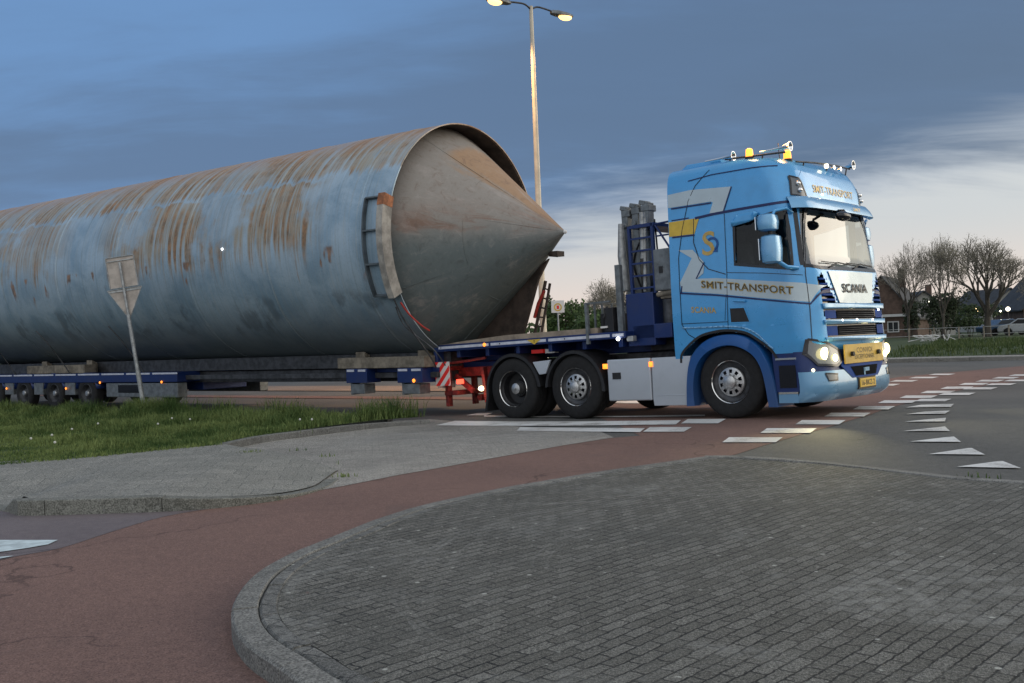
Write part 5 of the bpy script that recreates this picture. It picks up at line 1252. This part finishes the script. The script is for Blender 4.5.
# weeds in the joints
wp = []
for px, py, n_ in ((42, 512, 26), (100, 511, 30), (150, 511, 10), (108, 513, 20), (265, 502, 6), (340, 478, 24), (325, 466, 14), (248, 463, 40), (300, 459, 8), (255, 462, 30), (985, 480, 10), (970, 479, 6), (700, 498, 8)):
    g_ = G(px, py); wp += [(g_.x+random.gauss(0, .07), g_.y+random.gauss(0, .03)) for _ in range(n_)]
o = blades('grass', wp, lambda x, y: gz(x, y)+(.09 if (x < -2 and y > 10) else .0)+.01, lambda x, y: random.uniform(.02, .06), .012, M['grass']); tag(o, 'small weeds in the joints of the paving', 'weeds')
# far bank blades
bp_ = [tuple(p+nrm*1.9) for p in fk[3:]] + [tuple(p+nrm*30) for p in reversed(fk[3:])]
pts = poly_area_sampler(bp_, 26000)
o = blades('grass', pts, lambda x, y: bankz(x, y)-.01, lambda x, y: random.uniform(.08, .26), .05, M['grassfar']); tag(o, 'rough grass on the bank beyond the crossing', 'grass')

# dandelion clocks
M['fluff'] = mat('seed head', (.55, .55, .50), .9)
DL = ['dandelion seed head nearest the left edge of the photo', 'seed head between the left edge one and the lower pair', 'dandelion left of the sign post, below its foot', 'seed head just right of the foot of the sign post', 'dandelion on the far side of the grass, second right of the sign post',
      'seed head right of the sign post, halfway to the kerb pair', 'left seed head of the close pair near the tip of the grass', 'right seed head of the close pair near the tip of the grass', 'highest of the three dandelions in the left part of the lawn', 'lowest dandelion, closest to the pale pavement']
proto = None
for i, (px, py) in enumerate(((31, 441), (52, 437), (98, 424), (158, 424), (172, 418), (190, 419), (300, 421), (312, 421), (72, 430), (55, 446))):
    g_ = G(px, py, .28)
    if proto is None:
        proto = empty('dandelion', (0,0,0)); MB().tube([(0,0,0), (.01,0,.1), (0,0,.19)], .0035, 5).build('stem', M['grass'], proto)
        MB().sphere((0, 0, .20), .016, 6).build('seed_head', M['fluff'], proto, smooth=180); r_ = proto
    else:
        r_ = proto.copy(); COL.objects.link(r_)
        for ch in list(proto.children):
            c_ = ch.copy(); COL.objects.link(c_); c_.parent = r_
    r_.location = (g_.x, g_.y, gh2(g_.x, g_.y)); tag(r_, DL[i], 'dandelion', 'dandelions in the grass')

def bare_tree(name, loc, H, Wd, label, seed, group, buds=1.0, trunk_r=.22, upright=.5):
    rnd = random.Random(seed); root = empty(name, loc, (0,0,0), label, 'tree', group)
    tr, tw = MB(), MB(); bud = MB()
    def grow(p, d, l, r, lvl):
        q = p + d*l
        if lvl <= 2: tr.tube([p, p+d*l*.5+Vector((rnd.gauss(0, .03), rnd.gauss(0, .03), 0))*l, q], [r, r*.86, r*.72], 6 if lvl < 2 else 5)
        else: tw.cone(p, q, max(r, .016), max(r*.6, .012), 3, False)
        if lvl >= 7:
            for _ in range(int(2*buds)):
                c = q + Vector((rnd.gauss(0, .13), rnd.gauss(0, .13), rnd.gauss(0, .13))); s_ = rnd.uniform(.02, .042)
                a = Vector((rnd.gauss(0, 1), rnd.gauss(0, 1), rnd.gauss(0, 1))).normalized()*s_; b = a.orthogonal().normalized()*s_
                bud.add([c-a, c+b, c+a, c-b], [(0, 1, 2, 3)])
            return
        nk = (4, 3, 3, 3, 3, 2, 2)[min(lvl, 6)]
        for k in range(nk):
            sp = (.62, .62, .60, .65, .7, .7)[min(lvl, 5)]
            az = 2*PI*(k+rnd.random()*.7)/nk + lvl; u = d.orthogonal().normalized(); w_ = d.cross(u)
            nd_ = (d + (u*math.cos(az)+w_*math.sin(az))*sp*rnd.uniform(.6, 1.2) + Vector((0, 0, upright*.22))).normalized()
            start = p + d*l*(rnd.uniform(.55, 1.) if k else 1.)
            grow(start, nd_, l*rnd.uniform(.66, .84), r*.62, lvl+1)
    grow(Vector((0, 0, 0)), Vector((.02, .0, 1)).normalized(), H*.26, trunk_r, 0)
    # fit to size
    allv = tw.v; hx = max(abs(v[0]) for v in allv); hz = max(v[2] for v in allv); fx, fz = Wd/2/hx, H/hz
    for mb in (tr, tw, bud): mb.v = [(v[0]*fx, v[1]*fx, v[2]*fz) for v in mb.v]
    tr.build('trunk', M['bark'], root, merge=False, recalc=False); tw.build('branches', M['twig'], root, merge=False, recalc=False)
    if bud.v: bud.build('crown', M['bud'], root, merge=False, recalc=False)
    return root
def leafy(name, loc, H, Wd, label, cat, seed, group, mt, n=2600, shape='round', leaf=.16, trunk=True, base=.1):
    rnd = random.Random(seed); root = empty(name, loc, (0,0,0), label, cat, group); m = MB()
    blobs = []
    for k in range(14):
        if shape == 'cone': f_ = rnd.random(); blobs.append((rnd.gauss(0, .16)*Wd*(1-f_), rnd.gauss(0, .16)*Wd*(1-f_), H*(base+.0+(1-base)*f_), Wd*.30*(1-f_)+.2, H*.10))
        else: blobs.append((rnd.uniform(-.33, .33)*Wd, rnd.uniform(-.25, .25)*Wd, H*rnd.uniform(base+.15, .82), Wd*rnd.uniform(.14, .24), H*rnd.uniform(.10, .2)))
    for _ in range(n):
        b = rnd.choice(blobs); v = Vector((rnd.gauss(0, 1), rnd.gauss(0, 1), rnd.gauss(0, 1))).normalized()*rnd.uniform(.55, 1.1)
        c = Vector((b[0]+v.x*b[3], b[1]+v.y*b[3], max(H*base*.3, b[2]+v.z*b[4]))); s_ = leaf*rnd.uniform(.5, 1.2)
        a = Vector((rnd.gauss(0, 1), rnd.gauss(0, 1), rnd.gauss(0, 1))).normalized()*s_; e = a.orthogonal().normalized()*s_*.7
        m.add([c-a, c+e, c+a, c-e], [(0, 1, 2, 3)])
    m.build('crown' if trunk else 'foliage', mt, root, merge=False, recalc=False)
    if trunk:
        t_ = MB(); t_.tube([(0,0,0), (.05,0,H*.35), (0,.05,H*.75)], [Wd*.025+.06, Wd*.02+.04, .04], 7)
        for k in range(7):
            b = blobs[k]; t_.tube([(0, 0, H*.3), (b[0]*.6, b[1]*.6, b[2]*.8), (b[0], b[1], b[2])], [.06, .04, .02], 5)
        t_.build('trunk', M['bark'], root, smooth=60)
    else:
        t_ = MB()
        for k in range(6):
            b = blobs[k]; t_.tube([(b[0]*.3, b[1]*.3, 0), (b[0], b[1], b[2])], [.04, .015], 5)
        t_.build('stem', M['bark'], root)
    return root
g1 = 'trees beyond the crossing'
def T_at(px, pbase, ptop, Y): b = at(px, pbase, Y); t_ = at(px, ptop, Y); return (b.x, Y, 0.0), t_.z
l_, h_ = T_at(988, 333, 232, 84); bare_tree('deciduous_tree', l_, h_, 8.6, 'broad spring tree with many rising limbs, rightmost of the large trees', 3, g1, 1.5, .26, .9)
l_, h_ = T_at(909, 333, 239, 92); bare_tree('deciduous_tree', l_, h_, 6.8, 'rounded bare-crowned tree just right of the truck front', 11, g1, 1.6, .2, .7)
l_, h_ = T_at(1046, 333, 250, 96); bare_tree('deciduous_tree', l_, h_, 7, 'tree cut by the right edge of the photo behind the parked cars', 21, g1, 1.2, .2, .7)
l_, h_ = T_at(944, 336, 233, 78); bare_tree('deciduous_tree', l_, h_, 3.6, 'narrow upright tree between the two rounded trees', 5, g1, 2.2, .16, 1.6)
l_, h_ = T_at(911, 336, 296, 96); leafy('shrub', l_, h_, 1.9, 'small dark shrub left of the white gabled house', 'shrub', 6, 'shrubs beyond the fence', M['conifer'], 2300, 'round', .13, False)
l_, h_ = T_at(943, 336, 283, 84); leafy('shrub', l_, h_, 4.2, 'tall dark bush under the narrow upright tree', 'shrub', 16, 'shrubs beyond the fence', M['conifer'], 3200, 'round', .13, False)
l_, h_ = T_at(970, 336, 300, 88); leafy('shrub', l_, h_, 6.0, 'dark low shrub left of the large multi-limbed tree', 'shrub', 8, 'shrubs beyond the fence', M['leafdark'], 2600, 'round', .14, False)
l_, h_ = T_at(905, 336, 283, 112); leafy('shrub', l_, h_, 3.6, 'dense dark bush behind the brick house next to the truck', 'shrub', 9, 'shrubs beyond the fence', M['conifer'], 2600, 'round', .15, False)
# middle gap between tank and crane
g2 = 'trees seen between tank and crane'
for i, (px, top, Y, wd, mt, lab, kind) in enumerate(((566, 296, 70, 3.4, 'leafmid', 'light green tree left in the gap, behind the small sign', 'l'), (588, 303, 66, 3.6, 'leafdark', 'low dark green tree in the middle of the gap', 'l'),
                                     (603, 276, 80, 4.4, 'x', 'taller loose spring tree rising above the others in the gap', 'b'), (628, 283, 78, 4.6, 'x', 'spring tree half hidden by the crane', 'b'), (612, 308, 62, 4.0, 'leafmid', 'green bush right in the gap beside the load cage', 'l'),
                                     (553, 290, 84, 3.0, 'leafdark', 'narrow dark tree right behind the lamp pole', 'l'), (645, 300, 70, 4.0, 'leafdark', 'dark tree behind the crane and the tool box', 'l'))):
    l_, h_ = T_at(px, 340, top, Y)
    if kind == 'b': bare_tree('deciduous_tree', l_, h_, wd, lab, 40+i, g2, 1.6, .14, .8)
    else: leafy('leafy_tree', l_, h_, wd, lab, 'tree', 50+i, g2, M[mt], 2600, 'round', .13, True, .08)
# low distant wood closing the horizon
m = MB(); rnd = random.Random(4)
for k in range(15000):
    x = rnd.uniform(-260, 330); y = 240+rnd.uniform(-12, 12)+.12*abs(x); h = 3.2+1.6*math.sin(x*.07)+1.2*math.sin(x*.23+1)+.7*math.sin(x*.61)
    c = Vector((x, y, rnd.uniform(0, 1)**.7*h)); s_ = rnd.uniform(.3, .8); a = Vector((rnd.gauss(0, 1), rnd.gauss(0, .5), rnd.gauss(0, 1))).normalized()*s_; e = a.orthogonal().normalized()*s_
    m.add([c-a, c+e, c+a, c-e], [(0, 1, 2, 3)])
o = m.build('distant_wood', M['leafdark'], merge=False, recalc=False); o['kind'] = 'stuff'; tag(o, 'low far wood along the horizon', 'wood')

# ------------------------------------------------------------------ houses, fence, cars far right
M['brick'] = mat('dark brick', (.10, .065, .05), .85, var=.3, vscale=2)
M['plaster'] = mat('pale plaster', (.34, .34, .32), .85, var=.15)
M['tiles'] = mat('dark roof tiles', (.030, .032, .036), .7, var=.4, vscale=2)
M['whitewood'] = mat('white painted wood', (.55, .55, .54), .6)
M['winglass'] = mat('dark window glass', (.02, .025, .03), .1, spec=.8)
def house(loc, rz, w, d, eave, ridge, wallm, label, wins, dormer=False):
    root = empty('house', loc, (0, 0, rz), label, 'house', 'houses behind the trees')
    m = MB(); m.bb(-w/2, w/2, 0, d, 0, eave); m.add([(-w/2, 0, eave), (w/2, 0, eave), (0, 0, ridge-.1)], [(0, 1, 2)]); m.add([(-w/2, d, eave), (w/2, d, eave), (0, d, ridge-.1)], [(0, 1, 2)]); wl_ = m.build('wall', wallm, root)
    m = MB(); e = .35
    for sg in (-1, 1):
        sl_ = (ridge-eave)/(w/2); zz = eave-e*sl_
        m.add([(sg*(w/2+e), -e, zz), (0, -e, ridge), (0, d+e, ridge), (sg*(w/2+e), d+e, zz), (sg*(w/2+e), -e, zz-.15), (0, -e, ridge-.15), (0, d+e, ridge-.15), (sg*(w/2+e), d+e, zz-.15)], [(0,1,2,3), (4,5,6,7), (0,1,5,4), (2,3,7,6), (0,3,7,4)])
    m.build('roof', M['tiles'], root); m = MB()
    m.bb(w*.15, w*.15+.6, d*.4, d*.4+.6, ridge-1.2, ridge+.7); m.build('chimney', M['brick'], root)
    for x, z, ww, hh in wins:
        f_ = MB(); f_.bb(x-ww/2, x+ww/2, -.06, .02, z, z+hh); f_ = f_.build('window', M['whitewood'], root); g_ = MB(); g_.bb(x-ww/2+.1, x-.04, -.075, -.062, z+.1, z+hh-.1); g_.bb(x+.04, x+ww/2-.1, -.075, -.062, z+.1, z+hh-.1); g_.build('pane', M['winglass'], f_)
    return root
p = at(925, 334, 108); house((p.x, 108, 0), R(-12), 6.2, 9, 2.4, 4.9, M['plaster'], 'pale gabled house with dark windows behind the trees right of the truck', ((-.8, .6, .9, 1.3), (.9, .6, .8, 1.2), (0, 2.7, .8, .9)))
p = at(893, 334, 100); hs = house((p.x-1.0, 100, 0), R(-30), 6.5, 10, 2.3, 6.3, M['brick'], 'dark brick house with a white gutter directly beside the truck front', ((1.0, .55, 1.1, 1.1), (-1.6, .55, 1.1, 1.1)))
m = MB(); m.bb(-3.6, 3.6, -.45, -.2, 2.1, 2.35); m.build('gutter', M['whitewood'], hs)
p = at(1003, 334, 125); house((p.x+1, 125, 0), R(10), 8, 8, 2.6, 5.4, M['plaster'], 'pale house behind the parked cars near the right edge', ((-2, .8, 1.1, 1.1), (1.6, .8, 1.1, 1.1)))
p = at(1030, 334, 112); house((p.x+3, 112, 0), R(-5), 7, 8, 2.8, 6.4, M['brick'], 'dark brick house cut by the right edge of the photo', ((-2, .8, 1.1, 1.1), (1.6, .8, 1.1, 1.1)))
# post and rail fence
fa, fb = at(884, 339, 62), at(1030, 337, 62); fa.z = fb.z = 0
fr = empty('fence', (fa.x, fa.y, .1), (0, 0, math.atan2(fb.y-fa.y, fb.x-fa.x)), 'low post and wire fence across the grass in front of the houses', 'fence')
Lf = (fb-fa).length+6; nf = int(Lf/1.55)
for k in range(nf): MB().bb(k*1.55-.04, k*1.55+.04, -.04, .04, 0, .95).build('fence_post', M['wood'], fr)
m = MB()
for z in (.45, .9): m.cyl((0, 0, z), (Lf-1.5, 0, z), .016, 6)
m.build('wire', M['galv'], fr)
M['carblue'] = car_paint('blue car paint', (.05, .10, .18)); M['carwhite'] = car_paint('silver car paint', (.40, .43, .46))
def car(loc, rz, pm, label):
    root = empty('parked_car', loc, (0, 0, rz), label, 'car', 'cars parked behind the tree'); 
    m = MB(); P_ = [(-2.1, .35), (-2.15, .75), (-1.9, .95), (-1.2, 1.0), (-.7, 1.40), (.5, 1.45), (1.15, 1.02), (1.95, .88), (2.15, .65), (2.1, .33), (1.65, .30), (1.6, .5), (1.3, .66), (1.0, .5), (.95, .28), (-.95, .28), (-1.0, .5), (-1.3, .66), (-1.6, .5), (-1.65, .3)]
    m.prism(P_, -.85, .85); m.build('body', pm, root, bevel=.06)
    m = MB(); m.prism([(-1.05, 1.0), (-.65, 1.35), (.45, 1.39), (.95, 1.02)], -.862, .862); m.build('window', M['winglass'], root)
    for x in (-1.3, 1.3):
        for sg in (-1, 1): MB().cyl((x, sg*.84, .32), (x, sg*.66, .32), .32, 16).build('wheel', M['rubber'], root)
p = at(1003, 333, 90); car((p.x, 90, .0), R(8), M['carblue'], 'small blue parked car, left of the two behind the big tree')
p = at(1018, 333, 88); car((p.x+.6, 88, .0), R(150), M['carwhite'], 'pale silver parked car, right of the two behind the big tree')
# lit lamps in the distance
M['farlamp'] = mat('distant lit lamp', (.9, .7, .4), .3, emit=(1, .72, .36), es=9)
M['farlamp2'] = mat('distant white lamp', (.9, .85, .7), .3, emit=(1, .90, .68), es=9)
for i, (px, py, Y, mt, lab) in enumerate(((977, 309.5, 100, 'farlamp', 'distant orange lit lamp among the branches left of the big trunk'), (1008, 309, 100, 'farlamp2', 'distant bright white lamp above the parked cars'), (1000.5, 311, 110, 'farlamp2', 'faint small lamp just left of the bright white one'), (928.5, 302, 104, 'farlamp2', 'small wall lamp high on the gabled house'))):
    p = at(px, py, Y); rt = empty('garden_lamp', (p.x, Y, 0), (0,0,0), lab, 'lamp', 'distant lit lamps'); s_ = .20 if i < 2 else .10
    m = MB(); m.cyl((0, 0, 0), (0, 0, p.z-.1), .04, 8); m.build('post', M['steel'], rt); m = MB(); m.sphere((0, 0, p.z), s_, 8); m.build('bulb', M[mt], rt, smooth=180)
# pale tangle and rail on the bank
p = G(938, 345); tg = MB(); rnd = random.Random(2)
for k in range(8):
    c = Vector((rnd.gauss(0, .22), rnd.gauss(0, .2), .05)); tg.tube(smooth_path([c, c+Vector((rnd.gauss(0, .4), 0, .35)), c+Vector((rnd.gauss(0, .6), .1, .25)), c+Vector((rnd.gauss(0, .7), .1, .02))], 5), .028, 5)
tg.tube([(-1.1, 0, .3), (-.6, 0, .25), (-.2, 0, .2)], .04, 5)
tg = tg.build('fallen_branch', M['whitewood']); tg.location = (p.x, p.y, .2); tag(tg, 'pale tangled branch lying on the grass bank', 'branch')
# small traffic sign in the gap
p = at(558, 314, 40); p2 = at(558, 300.5, 40)
sg_ = empty('traffic_sign', (p.x, 40, 0), (0,0,0), 'small white traffic sign on a thin post in the gap beside the lamp pole', 'sign')
MB().cyl((0, 0, 0), (0, 0, p2.z), .03, 8).build('post', M['galv'], sg_)
m = MB(); m.bb(-.26, .26, -.05, -.035, p.z+.05, p2.z); pn = m.build('sign_panel', M['hazwhite'], sg_, bevel=.004)
m = MB(); cz = (p.z+p2.z)/2; m.lathe([(.15, -.056), (.16, -.058), (.11, -.058), (.11, -.052)], (0, 0, cz), 'Y', 24); m.build('ring', M['convoi'], pn); m = MB(); m.bb(-.05, .05, -.056, -.051, cz-.07, cz+.07); m.build('symbol', M['hazred'], pn)
